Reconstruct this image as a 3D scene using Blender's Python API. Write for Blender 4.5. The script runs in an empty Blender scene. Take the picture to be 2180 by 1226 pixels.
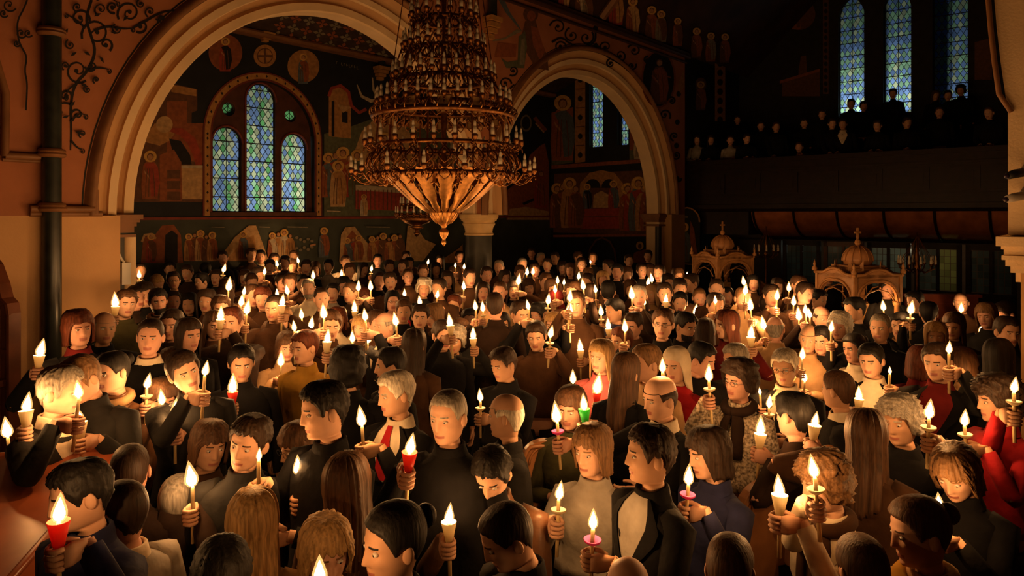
import bpy, math, random
import numpy as np
from mathutils import Vector, Matrix
random.seed(7); np.random.seed(7)
SC = bpy.context.scene
COL = SC.collection

# ------------------------------------------------------------------ camera, world, exposure
F, W_, H_, CX, HY, ZC = 1500.0, 2180, 1226, 1090.0, 455.0, 2.5
cam_d = bpy.data.cameras.new('camera'); cam = bpy.data.objects.new('camera', cam_d); COL.objects.link(cam)
cam.location = (0, 0, ZC); cam.rotation_euler = (math.pi/2, 0, 0)
cam_d.sensor_width = 36; cam_d.lens = 36*F/W_; cam_d.shift_y = -(H_/2-HY)/W_; cam_d.clip_start = 0.05
SC.camera = cam
world = bpy.data.worlds.new('world'); SC.world = world; world.use_nodes = True
bg = world.node_tree.nodes['Background']; bg.inputs[0].default_value = (.10, .17, .30, 1); bg.inputs[1].default_value = .02
SC.view_settings.view_transform = 'Standard'; SC.view_settings.look = 'None'
SC.view_settings.exposure = 0.0; SC.view_settings.gamma = 1.0; SC.view_settings.use_curve_mapping = False
cy = SC.cycles
cy.max_bounces = 4; cy.diffuse_bounces = 2; cy.glossy_bounces = 2; cy.transmission_bounces = 4; cy.transparent_max_bounces = 10
cy.use_light_tree = True; cy.sample_clamp_indirect = 2.0; cy.sample_clamp_direct = 0.0
cy.caustics_reflective = False; cy.caustics_refractive = False; cy.use_denoising = True; cy.use_adaptive_sampling = True; cy.adaptive_threshold = .03
CANDLE_W = 3.6
FLAME_COL = (1.0, .43, .115)

# church frame: s runs along the arcade, n across the nave, z up
ANG = math.atan2(.757, .653)
CA, SA = math.cos(ANG), math.sin(ANG)
def ch2w(s, n, z): return (s*CA - n*SA, s*SA + n*CA, z)

# ------------------------------------------------------------------ materials
MATS = {}
def nmat(name, col, rough=.7, metal=0., var=.12, scale=6., bump=0., bscale=40., spec=.4, col2=None, sheen=0., coord='Object', detail=4.):
    if name in MATS: return MATS[name]
    m = bpy.data.materials.new(name); m.use_nodes = True; nt = m.node_tree
    p = nt.nodes['Principled BSDF']; p.inputs['Roughness'].default_value = rough; p.inputs['Metallic'].default_value = metal
    p.inputs['Specular IOR Level'].default_value = spec
    if sheen: p.inputs['Sheen Weight'].default_value = sheen
    tc = nt.nodes.new('ShaderNodeTexCoord')
    if var > 0 or col2:
        nz = nt.nodes.new('ShaderNodeTexNoise'); nz.inputs['Scale'].default_value = scale; nz.inputs['Detail'].default_value = detail
        nt.links.new(tc.outputs[coord], nz.inputs['Vector'])
        rp = nt.nodes.new('ShaderNodeValToRGB')
        a = [max(0, c*(1-var)) for c in col]; b = col2 or [min(1, c*(1+var)) for c in col]
        rp.color_ramp.elements[0].position = .32; rp.color_ramp.elements[1].position = .68
        rp.color_ramp.elements[0].color = (*a, 1); rp.color_ramp.elements[1].color = (*b, 1)
        nt.links.new(nz.outputs['Fac'], rp.inputs[0]); nt.links.new(rp.outputs[0], p.inputs['Base Color'])
    else: p.inputs['Base Color'].default_value = (*col, 1)
    if bump:
        n2 = nt.nodes.new('ShaderNodeTexNoise'); n2.inputs['Scale'].default_value = bscale; n2.inputs['Detail'].default_value = 3
        nt.links.new(tc.outputs[coord], n2.inputs['Vector'])
        bp = nt.nodes.new('ShaderNodeBump'); bp.inputs['Strength'].default_value = bump; bp.inputs['Distance'].default_value = .02
        nt.links.new(n2.outputs['Fac'], bp.inputs['Height']); nt.links.new(bp.outputs[0], p.inputs['Normal'])
    MATS[name] = m; return m
def emit_mat(name, col, st, transparent=False):
    m = bpy.data.materials.new(name); m.use_nodes = True; nt = m.node_tree
    for n in list(nt.nodes): nt.nodes.remove(n)
    o = nt.nodes.new('ShaderNodeOutputMaterial'); e = nt.nodes.new('ShaderNodeEmission')
    e.inputs[0].default_value = (*col, 1); e.inputs[1].default_value = st
    if transparent:
        t = nt.nodes.new('ShaderNodeBsdfTransparent'); a = nt.nodes.new('ShaderNodeAddShader')
        nt.links.new(e.outputs[0], a.inputs[0]); nt.links.new(t.outputs[0], a.inputs[1]); nt.links.new(a.outputs[0], o.inputs[0])
    else: nt.links.new(e.outputs[0], o.inputs[0])
    MATS[name] = m; return m
def glass_mat(name, col):
    m = bpy.data.materials.new(name); m.use_nodes = True; nt = m.node_tree
    for n in list(nt.nodes): nt.nodes.remove(n)
    o = nt.nodes.new('ShaderNodeOutputMaterial'); t = nt.nodes.new('ShaderNodeBsdfTranslucent'); t.inputs[0].default_value = (*col, 1)
    g = nt.nodes.new('ShaderNodeBsdfGlossy'); g.inputs['Roughness'].default_value = .15; g.inputs['Color'].default_value = (.6, .6, .6, 1)
    fr = nt.nodes.new('ShaderNodeFresnel'); fr.inputs[0].default_value = 1.3
    tc = nt.nodes.new('ShaderNodeTexCoord'); nz = nt.nodes.new('ShaderNodeTexNoise'); nz.inputs['Scale'].default_value = 9
    rp = nt.nodes.new('ShaderNodeValToRGB'); rp.color_ramp.elements[0].color = (*[c*.65 for c in col], 1); rp.color_ramp.elements[1].color = (*[min(1, c*1.2) for c in col], 1)
    oi = nt.nodes.new('ShaderNodeObjectInfo')
    nt.links.new(oi.outputs['Random'], rp.inputs[0]); nt.links.new(rp.outputs[0], t.inputs[0])
    mx = nt.nodes.new('ShaderNodeMixShader'); nt.links.new(fr.outputs[0], mx.inputs[0]); nt.links.new(t.outputs[0], mx.inputs[1]); nt.links.new(g.outputs[0], mx.inputs[2])
    nt.links.new(mx.outputs[0], o.inputs[0]); MATS[name] = m; return m

STONE = nmat('cream_stone', (.80, .60, .36), .75, var=.08, scale=2.5, bump=.15, bscale=60)
PLASTER = nmat('painted_terracotta_plaster', (.41, .155, .072), .8, var=.16, scale=1.6, bump=.1, bscale=50)
PLASTER_LOW = nmat('ochre_plaster', (.62, .36, .16), .75, var=.1, scale=1.5, bump=.1, bscale=50)
HOOD = nmat('brown_moulding', (.22, .10, .04), .5, var=.2, scale=5)
DARKLINE = nmat('dark_paint_line', (.012, .010, .008), .7, var=.2)
MARBLE_DK = nmat('dark_green_marble', (.022, .026, .022), .3, var=.4, scale=7, spec=.5)
MARBLE_GN = nmat('grey_green_marble', (.035, .036, .030), .45, var=.2, scale=6)
MURAL_DK = nmat('night_blue_mural_ground', (.012, .014, .018), .7, var=.3, scale=3)
MURAL_GN = nmat('dark_green_mural_ground', (.055, .065, .05), .7, var=.2, scale=3)
GOLD = nmat('gilt_brass', (.50, .25, .08), .38, 1., var=.25, scale=30)
GOLD_DK = nmat('aged_gilt_brass', (.27, .115, .038), .40, 1., var=.3, scale=30)
SLEEVE = nmat('white_candle_sleeve', (.80, .72, .58), .5, var=.05)
WOOD_DK = nmat('dark_varnished_wood', (.016, .006, .004), .38, var=.35, scale=9, spec=.25)
WOOD_MID = nmat('carved_oak', (.36, .17, .06), .5, var=.22, scale=12, bump=.2, bscale=50)
WOOD_RED = nmat('red_brown_wood', (.33, .085, .03), .35, var=.2, scale=5)
WOOD_PEW = nmat('honey_pew_wood', (.30, .13, .05), .35, var=.22, scale=8)
BLACK = nmat('black_paint', (.01, .01, .01), .5, var=.2)
LEAD = nmat('lead_came', (.012, .012, .013), .5, var=.1)
FLOOR_M = nmat('brown_carpet', (.10, .035, .02), .9, var=.25, scale=14)
WHITE_P = nmat('white_plastic', (.7, .68, .62), .4, var=.03)
WAX = nmat('beeswax', (.78, .58, .28), .5, var=.06, scale=20)

# ------------------------------------------------------------------ mesh helpers
class MB:
    def __init__(s): s.v = []; s.f = []; s.m = []; s.n = 0
    def add(s, V, Fs, mat=0):
        V = np.asarray(V, float).reshape(-1, 3); b = s.n
        s.v.append(V); s.n += len(V)
        for k in Fs: s.f.append([i+b for i in k])
        if isinstance(mat, (list, np.ndarray)): s.m.extend(mat)
        else: s.m.extend([mat]*len(Fs))
        return s
    def box(s, a, b, mat=0):
        x0, y0, z0 = a; x1, y1, z1 = b
        V = [(x0,y0,z0),(x1,y0,z0),(x1,y1,z0),(x0,y1,z0),(x0,y0,z1),(x1,y0,z1),(x1,y1,z1),(x0,y1,z1)]
        return s.add(V, [(0,3,2,1),(4,5,6,7),(0,1,5,4),(1,2,6,5),(2,3,7,6),(3,0,4,7)], mat)
    def loft(s, rings, mat=0, cap0=True, cap1=True, closed=True):
        R = np.asarray(rings, float); r, k, _ = R.shape
        Fs = []
        kk = k if closed else k-1
        for i in range(r-1):
            for j in range(kk):
                j2 = (j+1) % k
                Fs.append((i*k+j, i*k+j2, (i+1)*k+j2, (i+1)*k+j))
        if closed and cap0: Fs.append(tuple(range(k-1, -1, -1)))
        if closed and cap1: Fs.append(tuple((r-1)*k+j for j in range(k)))
        return s.add(R.reshape(-1, 3), Fs, mat)
    def lathe(s, prof, c=(0,0,0), seg=16, mat=0):
        t = np.linspace(0, 2*math.pi, seg, endpoint=False)
        R = [[(c[0]+r*math.cos(a), c[1]+r*math.sin(a), c[2]+z) for a in t] for r, z in prof]
        return s.loft(R, mat)
    def tube(s, pts, rad, seg=8, mat=0, cap=True, flat=1.):
        P = np.asarray(pts, float); n = len(P)
        rad = np.full(n, rad) if np.isscalar(rad) else np.asarray(rad, float)
        T = np.gradient(P, axis=0); T /= (np.linalg.norm(T, axis=1)[:, None]+1e-9)
        up = np.array([0, 0, 1.]) if abs(T[0][2]) < .9 else np.array([1., 0, 0])
        A = np.cross(up, T[0]); A /= np.linalg.norm(A)
        rings = []; t = np.linspace(0, 2*math.pi, seg, endpoint=False)
        for i in range(n):
            A = A - T[i]*(A@T[i]); A /= (np.linalg.norm(A)+1e-9); B = np.cross(T[i], A)
            rings.append(P[i] + rad[i]*(np.cos(t)[:, None]*A + flat*np.sin(t)[:, None]*B))
        return s.loft(rings, mat, cap, cap)
    def ball(s, c, r, seg=10, rings=6, mat=0):
        r = np.array([r]*3) if np.isscalar(r) else np.array(r)
        R = []
        for i in range(rings+1):
            ph = math.pi*(.04+.92*i/rings)
            R.append([(c[0]+r[0]*math.sin(ph)*math.cos(a), c[1]+r[1]*math.sin(ph)*math.sin(a), c[2]+r[2]*math.cos(ph)) for a in np.linspace(0, 2*math.pi, seg, endpoint=False)])
        return s.loft(R[::-1], mat)
    def poly(s, pts, mat=0): return s.add(pts, [tuple(range(len(pts)))], mat)
    def mesh(s, name, mats, smooth=True):
        me = bpy.data.meshes.new(name)
        V = np.concatenate(s.v) if s.v else np.zeros((0, 3))
        me.from_pydata(V.tolist(), [], s.f)
        for m in mats: me.materials.append(m)
        if len(mats) > 1: me.polygons.foreach_set('material_index', np.array(s.m, dtype=np.int32))
        if smooth: me.polygons.foreach_set('use_smooth', np.ones(len(s.f), dtype=bool))
        me.update(); return me
    def build(s, name, mats, parent=None, smooth=False, **kw):
        if not isinstance(mats, (list, tuple)): mats = [mats]
        return link(name, s.mesh(name, mats, smooth), parent, **kw)
def link(name, data, parent=None, loc=None, rz=None, label=None, cat=None, group=None, kind=None, ch=False):
    o = bpy.data.objects.new(name, data); COL.objects.link(o)
    if parent is not None: o.parent = parent
    if loc is not None: o.location = loc
    if rz is not None: o.rotation_euler = (0, 0, rz)
    if ch: o.rotation_euler = (0, 0, ANG)
    if label: o['label'] = label
    if cat: o['category'] = cat
    if group: o['group'] = group
    if kind: o['kind'] = kind
    return o
def smooth_angle(o, ang=40):
    me = o.data
    me.polygons.foreach_set('use_smooth', np.ones(len(me.polygons), dtype=bool))
    try: me.set_sharp_from_angle(angle=math.radians(ang))
    except Exception: pass
    return o
def arcpts(cx, a, rise, z0, rho=0., n=24):
    """points of a two-centred arch of half-span a, offset outward by rho, left spring -> apex -> right spring"""
    c = (rise*rise-a*a)/(2*a); R = a+c+rho
    al = math.acos(max(-1, min(1, c/R)))
    L = []
    for i in range(n+1):
        t = al*i/n
        L.append((cx+c-R*math.cos(t), z0+R*math.sin(t)))
    Rr = [(2*cx-x, z) for x, z in L[:-1]][::-1]
    return L+Rr
def px2w(px, py, D): return Vector(((px-CX)/F*D, D, ZC+(HY-py)/F*D))
def w2px(p): return (CX+p[0]/p[1]*F, HY-(p[2]-ZC)/p[1]*F)
def lerp_table(tab, z):
    """tab rows: z descending, then values"""
    t = np.asarray(tab, float)[::-1]
    return [np.interp(z, t[:, 0], t[:, k]) for k in range(1, t.shape[1])]
# ------------------------------------------------------------------ plane mapping in the church frame
def _ray(px): u = (px-CX)/F; return (u*CA+SA, -u*SA+CA)      # (s, n) per metre of depth
def pn(px, py, n):
    rs, rn = _ray(px); D = n/rn; return rs*D, ZC+(HY-py)/F*D
def ps(px, py, s):
    rs, rn = _ray(px); D = s/rs; return rn*D, ZC+(HY-py)/F*D
N0, N1, NA, SE = 8.15, 8.85, 12.27, 15.9
SPR = 2.48
A1 = (5.97, 2.75, 2.84); A2 = (12.15, 2.90, 2.86)
def strips(mb, s0, s1, z0, z1, holes, n0, n1, step=.06, mat=0, axis='s', top=None):
    """a wall slab between n0 and n1 cut into vertical strips around holes (functions s -> list of (zlo,zhi) openings)"""
    K = max(2, int(math.ceil((s1-s0)/step))); xs = np.linspace(s0, s1, K+1)
    extra = sorted(set([x for h in holes for x in h[1] if s0 < x < s1])); xs = np.array(sorted(set(list(np.round(xs, 5))+[round(e, 5) for e in extra])))
    run = None
    def emit(a, b, lo_a, lo_b, hi_a, hi_b):
        q = [(a, lo_a), (b, lo_b), (b, hi_b), (a, hi_a)]
        if axis == 's': V = [(s, n0, z) for s, z in q]+[(s, n1, z) for s, z in q]
        else: V = [(n0, s, z) for s, z in q]+[(n1, s, z) for s, z in q]
        mb.add(V, [(0,1,2,3),(7,6,5,4),(0,4,5,1),(3,2,6,7),(0,3,7,4),(1,5,6,2)], mat)
    i = 0
    while i < len(xs)-1:
        a, b = xs[i], xs[i+1]; m = (a+b)/2
        opens_m = sorted([iv for h in holes for iv in [h[0](m)] if iv]); 
        if not opens_m and top is None:
            j = i+1
            while j < len(xs)-1 and not any(h[0]((xs[j]+xs[j+1])/2) for h in holes): j += 1
            emit(a, xs[j], z0, z0, z1, z1); i = j; continue
        hs = [h for h in holes if h[0](m)]
        hs.sort(key=lambda h: h[0](m)[0])
        ea, eb = a+1e-5, b-1e-5
        ta, tb = (top(a), top(b)) if top else (z1, z1)
        la, lb = z0, z0
        for h in hs:
            ia = h[0](ea) or (h[0](m)[0],)*2; ib = h[0](eb) or (h[0](m)[0],)*2
            if ia[0] > la+1e-4 or ib[0] > lb+1e-4: emit(a, b, la, lb, max(la, ia[0]), max(lb, ib[0]))
            la, lb = ia[1], ib[1]
        if ta > la+1e-4 or tb > lb+1e-4: emit(a, b, la, lb, max(ta, la), max(tb, lb))
        i += 1
def arch_hole(c, a, rise, zs, zb, rho=0.):
    cc = (rise*rise-a*a)/(2*a); R = a+cc+rho; aa = a+rho
    def f(s):
        d = abs(s-c)
        if d >= aa: return None
        return (zb, zs+math.sqrt(max(0, R*R-(d+cc)**2)))
    return (f, [c-aa, c, c+aa])
def circ_hole(c, z, r):
    def f(s):
        d = abs(s-c)
        if d >= r: return None
        h = math.sqrt(r*r-d*d); return (z-h, z+h)
    return (f, [c-r, c, c+r])
STR = dict(kind='structure', ch=True)

# ------------------------------------------------------------------ floor, walls, ceiling
mb = MB(); mb.box((-5, -5, -.2), (24, 14, 0)); mb.build('floor', FLOOR_M, **STR)
mb = MB()
RHO = .475
h1 = arch_hole(A1[0], A1[1], A1[2], SPR, 0, RHO); h2 = arch_hole(A2[0], A2[1], A2[2], SPR, 0, RHO)
# above springing: full slab with arch openings down to the springing
def lift(h): f, e = h; return (lambda s: (SPR, f(s)[1]) if f(s) else None, e)
strips(mb, -4.6, 16.0, SPR, 6.45, [lift(h1), lift(h2)], N0, N1, .09)
wall_left = mb.build('wall_left', PLASTER, **STR)
mb = MB(); mb.box((-4.6, N0, 0), (2.99, N1, SPR)); mb.box((15.32, N0, 0), (16.0, N1, SPR)); mb.build('wall_left_pier', PLASTER_LOW, wall_left)
# arch mouldings
def arch_ring(c, a, rise, name):
    prof = [(0, 8.67), (0, 8.40), (.015, 8.37), (.115, 8.365), (.125, 8.40), (.155, 8.425), (.195, 8.39), (.222, 8.29), (.235, 8.245), (.32, 8.235), (.33, 8.27), (.36, 8.285), (.41, 8.25), (.45, 8.18), (.475, 8.15)]
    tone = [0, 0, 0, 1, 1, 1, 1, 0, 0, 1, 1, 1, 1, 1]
    ring = [arcpts(c, a, rise, SPR, p[0]) for p in prof]
    R = [[(ring[k][i][0], prof[k][1], ring[k][i][1]) for k in range(len(prof))] for i in range(len(ring[0]))]
    back = [(RHO, 8.85), (.2, 8.80), (0, 8.67)]
    rb = [arcpts(c, a, rise, SPR, p[0]) for p in back]
    R2 = [[(rb[k][i][0], back[k][1], rb[k][i][1]) for k in range(3)] for i in range(len(rb[0]))]
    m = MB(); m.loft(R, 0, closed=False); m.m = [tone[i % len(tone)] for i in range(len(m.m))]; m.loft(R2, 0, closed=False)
    o = m.build(name, [STONE, nmat('darker_stone', (.60, .36, .17), .75, var=.08, scale=2.5)], kind='structure', ch=True); smooth_angle(o, 25)  # second material: darker stone tone on the hollow bands
    # hood mould
    hp = [(.475, 8.15), (.475, 8.115), (.50, 8.075), (.535, 8.075), (.56, 8.11), (.585, 8.15)]
    rg = [arcpts(c, a, rise, SPR-.0, p[0]) for p in hp]
    RR = [[(rg[k][i][0], hp[k][1], rg[k][i][1]) for k in range(len(hp))] for i in range(len(rg[0]))]
    m = MB(); m.loft(RR, 0, closed=False); h = m.build('hood_mould', HOOD, o); smooth_angle(h, 60)
    for rr, w in ((.592, .016), (.468, .010)):
        b0 = arcpts(c, a, rise, SPR, rr); b1 = arcpts(c, a, rise, SPR, rr+w)
        m = MB(); nn = 8.146 if rr > .5 else 8.148
        m.loft([[(b0[i][0], nn, b0[i][1]), (b1[i][0], nn, b1[i][1])] for i in range(len(b0))], 0, closed=False)
        m.build('painted_line', DARKLINE, o)
    return o
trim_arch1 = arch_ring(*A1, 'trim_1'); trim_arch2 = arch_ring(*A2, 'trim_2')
# string mouldings left of the first arch
mb = MB()
mb.tube([(2.15, 8.10, 2.55), (2.72, 8.10, 2.55)], .035, 8); mb.tube([(2.15, 8.12, 2.50), (2.80, 8.12, 2.50)], .03, 8)
mb.tube([(2.735, 8.11, 2.50), (2.735, 8.11, 2.75)], .03, 8)
x0, z0 = pn(10, 333, 8.12); x1, z1 = pn(80, 333, 8.12)
mb.tube([(x0, 8.11, z0+.01), (x1+.02, 8.11, z0+.01)], .035, 8); mb.tube([(x0-.02, 8.12, z0-.03), (x1+.02, 8.12, z0-.03)], .02, 8)
xa, za = pn(12, 200, 8.12); xb, zb = pn(-25, 75, 8.12)
mb.tube([(x0, 8.11, z0), (xa, 8.11, za), (xb, 8.11, zb)], .035, 8)
o = mb.build('trim_3', HOOD, **STR); smooth_angle(o, 60)
# tall dark colonnette
mb = MB(); mb.lathe([(.086, 0), (.086, 6.4)], (2.33, 8.09, 0), 18); o = mb.build('trim_4', MARBLE_DK, **STR); smooth_angle(o, 40)
for zz in (4.32, 3.11, 2.57):
    m = MB(); m.lathe([(.086, -.05), (.115, -.045), (.13, -.02), (.115, .0), (.125, .012), (.115, .035), (.086, .045)], (2.33, 8.09, zz), 18)
    q = m.build('shaft_ring', HOOD, o); smooth_angle(q, 50)
# left respond: cream shaft and capital, conduit
mb = MB(); mb.box((2.99, 8.36, 0), (3.14, 8.70, SPR-.02)); resp = mb.build('trim_5', MARBLE_GN, **STR)
m = MB(); m.lathe([(.062, 0), (.062, 2.24)], (3.17, 8.37, 0), 14); q = m.build('shaft', STONE, resp); smooth_angle(q)
m = MB()
for k, (z0_, z1_, e) in enumerate([(2.44, 2.49, .10), (2.405, 2.44, .075), (2.36, 2.405, .05), (2.29, 2.36, .03), (2.24, 2.27, .045)]):
    m.box((2.985, 8.36-e, z0_), (3.17+e, 8.70+e, z1_))
q = m.build('capital', HOOD, resp)
mb = MB(); mb.tube([(3.035, 8.33, 2.28), (3.035, 8.33, 2.08), (3.065, 8.32, 2.0), (3.09, 8.31, 1.96)], .013, 8); mb.box((3.06, 8.29, 1.72), (3.15, 8.33, 1.96))
mb.build('cable_conduit', WHITE_P, ch=True, label='cream cable conduit running down to a junction box beside the left pier shaft', cat='conduit')
# slim column between the arches
cs, cn = 8.985, 8.52
mb = MB(); mb.lathe([(.27, 0), (.27, .12), (.24, .18), (.232, .2), (.232, 2.14)], (cs, cn, 0), 28); colm = mb.build('trim_6', MARBLE_GN, **STR); smooth_angle(colm)
m = MB(); m.lathe([(.232, 2.12), (.255, 2.125), (.26, 2.15), (.245, 2.165), (.24, 2.19), (.255, 2.26), (.285, 2.31), (.29, 2.33), (.275, 2.345), (.285, 2.37), (.315, 2.385), (.32, 2.41), (.335, 2.42), (.345, 2.45), (.345, 2.49), (.0, 2.49)], (cs, cn, 0), 28)
q = m.build('capital', nmat('gilded_stone', (.62, .42, .19), .5, var=.12, scale=8), colm); smooth_angle(q, 30)
m = MB()   # springer block where both arches meet
zz = np.linspace(SPR, 4.3, 22)
def half(A, z, side, rho=0):
    c_, a_, r_ = A; cc = (r_*r_-a_*a_)/(2*a_); R = a_+cc+rho; return c_ + side*(math.sqrt(max(0, R*R-(z-SPR)**2))-cc)
# right respond
mb = MB(); mb.box((15.10, 8.36, 0), (15.32, 8.70, SPR-.02)); resp2 = mb.build('trim_7', STONE, **STR)
m = MB(); m.lathe([(.075, 0), (.075, 2.2)], (15.07, 8.37, 0), 14); q = m.build('shaft', MARBLE_GN, resp2); smooth_angle(q)
m = MB()
for z0_, z1_, e in [(2.42, 2.49, .10), (2.38, 2.42, .075), (2.30, 2.38, .05), (2.2, 2.24, .06)]: m.box((15.05-e, 8.37-e, z0_), (15.33, 8.70+e, z1_))
m.build('capital', HOOD, resp2)

# aisle wall with its window opening
WC, WZ = 7.02, 2.54
wh = arch_hole(WC+.06, 1.06, 1.1, 3.92, 2.5)
mb = MB(); strips(mb, -4.6, SE, 2.42, 7.4, [wh], NA, NA+.4, .07); wall_aisle = mb.build('wall_aisle', MURAL_DK, **STR)
mb = MB(); mb.box((-4.6, NA, 0), (SE, NA+.4, 2.42)); mb.build('wall_frieze_band', MURAL_GN, wall_aisle)
mb = MB(); mb.box((-4.6, NA-.03, 2.395), (SE, NA+.01, 2.44)); mb.build('trim_8', nmat('red_border_paint', (.22, .035, .02), .6, var=.2), **STR)
mb = MB(); mb.box((-4.6, NA-.16, 5.80), (SE, NA, 5.90)); mb.tube([(-4.6, NA-.17, 5.86), (SE, NA-.17, 5.86)], .05, 8); mb.build('trim_9', HOOD, **STR)
# end wall of the aisle
wA = arch_hole(10.72, .22, .3, 6.2, 4.3); wB = arch_hole(9.88, .17, .3, 6.2, 4.3)
mb = MB(); strips(mb, 8.5, NA+.4, 0, 7.4, [wA, wB], SE, SE+.4, .08, axis='n'); wall_end = mb.build('wall_end', MURAL_DK, **STR)
# aisle roof, nave roof
mb = MB(); mb.add([(-4.6, 8.5, 7.25), (SE+.4, 8.5, 7.25), (SE+.4, NA+.4, 5.7), (-4.6, NA+.4, 5.7)], [(0,1,2,3)]); aisle_roof = mb.build('ceiling', nmat('dark_patterned_ceiling', (.05, .028, .018), .7, var=.3), **STR)
mb = MB()
mb.add([(-5, 8.2, 6.45), (21, 8.2, 6.45), (21, 4.1, 10.4), (-5, 4.1, 10.4)], [(0,1,2,3)]); mb.add([(-5, 4.1, 10.4), (21, 4.1, 10.4), (21, -4, 6.45), (-5, -4, 6.45)], [(0,1,2,3)])
nave_roof = mb.build('ceiling_nave', nmat('dark_painted_boards', (.045, .02, .014), .7, var=.4, scale=2), kind='structure', ch=True)
mb = MB(); mb.box((-4.6, N0-.12, 6.38), (16.05, N0, 6.46)); mb.tube([(-4.6, N0-.10, 6.36), (16.05, N0-.10, 6.36)], .05, 8); mb.tube([(-4.6, N0-.02, 6.24), (16.05, N0-.02, 6.24)], .03, 8)
mb.build('trim_10', nmat('dark_brown_cornice', (.06, .025, .012), .5, var=.2), **STR)
# roof ribs
sx, sz = pn(1277, 50, N0-.1)
for k, ss in enumerate((sx, sx-5.9)):
    m = MB(); m.tube([(ss, N0-.15, 6.5), (ss, 6.1, 8.42), (ss, 4.1, 10.35)], .09, 6); m.build('trim_%d' % (11+k), HOOD, **STR)
# far walls that close the nave
mb = MB(); mb.box((-5, -4.4, 0), (21, -4, 8)); mb.build('wall_right', nmat('dim_plaster', (.2, .1, .05), .8), **STR)
mb = MB(); mb.box((-5.2, -4.4, 0), (-4.8, 12.7, 10.5)); mb.build('wall_back', MATS['dim_plaster'], **STR)
GAL_S, GW = 16.2, 20.0
gw = [arch_hole(5.39, .32, .5, 7.75, 5.05), arch_hole(4.30, .32, .5, 7.75, 5.05), arch_hole(3.14, .37, .5, 7.75, 5.05)]
mb = MB(); strips(mb, -4.4, 8.9, 0, 10.6, gw, GW, GW+.4, .08, axis='n'); wall_gallery = mb.build('wall_gallery', nmat('dark_mural_ground', (.018, .014, .012), .75, var=.3), **STR)  # near-black ground colour for the gallery walls
mb = MB(); mb.box((16.0, 8.45, 0), (GW, 8.8, 8)); mb.build('wall_gallery_side', MATS['dark_mural_ground'], **STR)

# ------------------------------------------------------------------ leaded windows
G_PAL = [glass_mat('pale_green_glass', (.50, .78, .48)), glass_mat('blue_glass', (.30, .44, .85)), glass_mat('straw_glass', (.80, .80, .50)), glass_mat('leaf_green_glass', (.22, .62, .22))]
def clip_convex(poly, clip):
    out = poly
    for i in range(len(clip)):
        a = clip[i]; b = clip[(i+1) % len(clip)]
        inp = out; out = []
        def side(p): return (b[0]-a[0])*(p[1]-a[1])-(b[1]-a[1])*(p[0]-a[0])
        for j in range(len(inp)):
            p = inp[j]; q = inp[(j+1) % len(inp)]
            sp_, sq = side(p), side(q)
            if sp_ >= 0: out.append(p)
            if (sp_ >= 0) != (sq >= 0):
                t = sp_/(sp_-sq); out.append((p[0]+t*(q[0]-p[0]), p[1]+t*(q[1]-p[1])))
        if len(out) < 3: return []
    return out
def poly_area(p): return abs(sum(p[i][0]*p[(i+1) % len(p)][1]-p[(i+1) % len(p)][0]*p[i][1] for i in range(len(p))))/2
PANE_SHARED = {}
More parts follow.
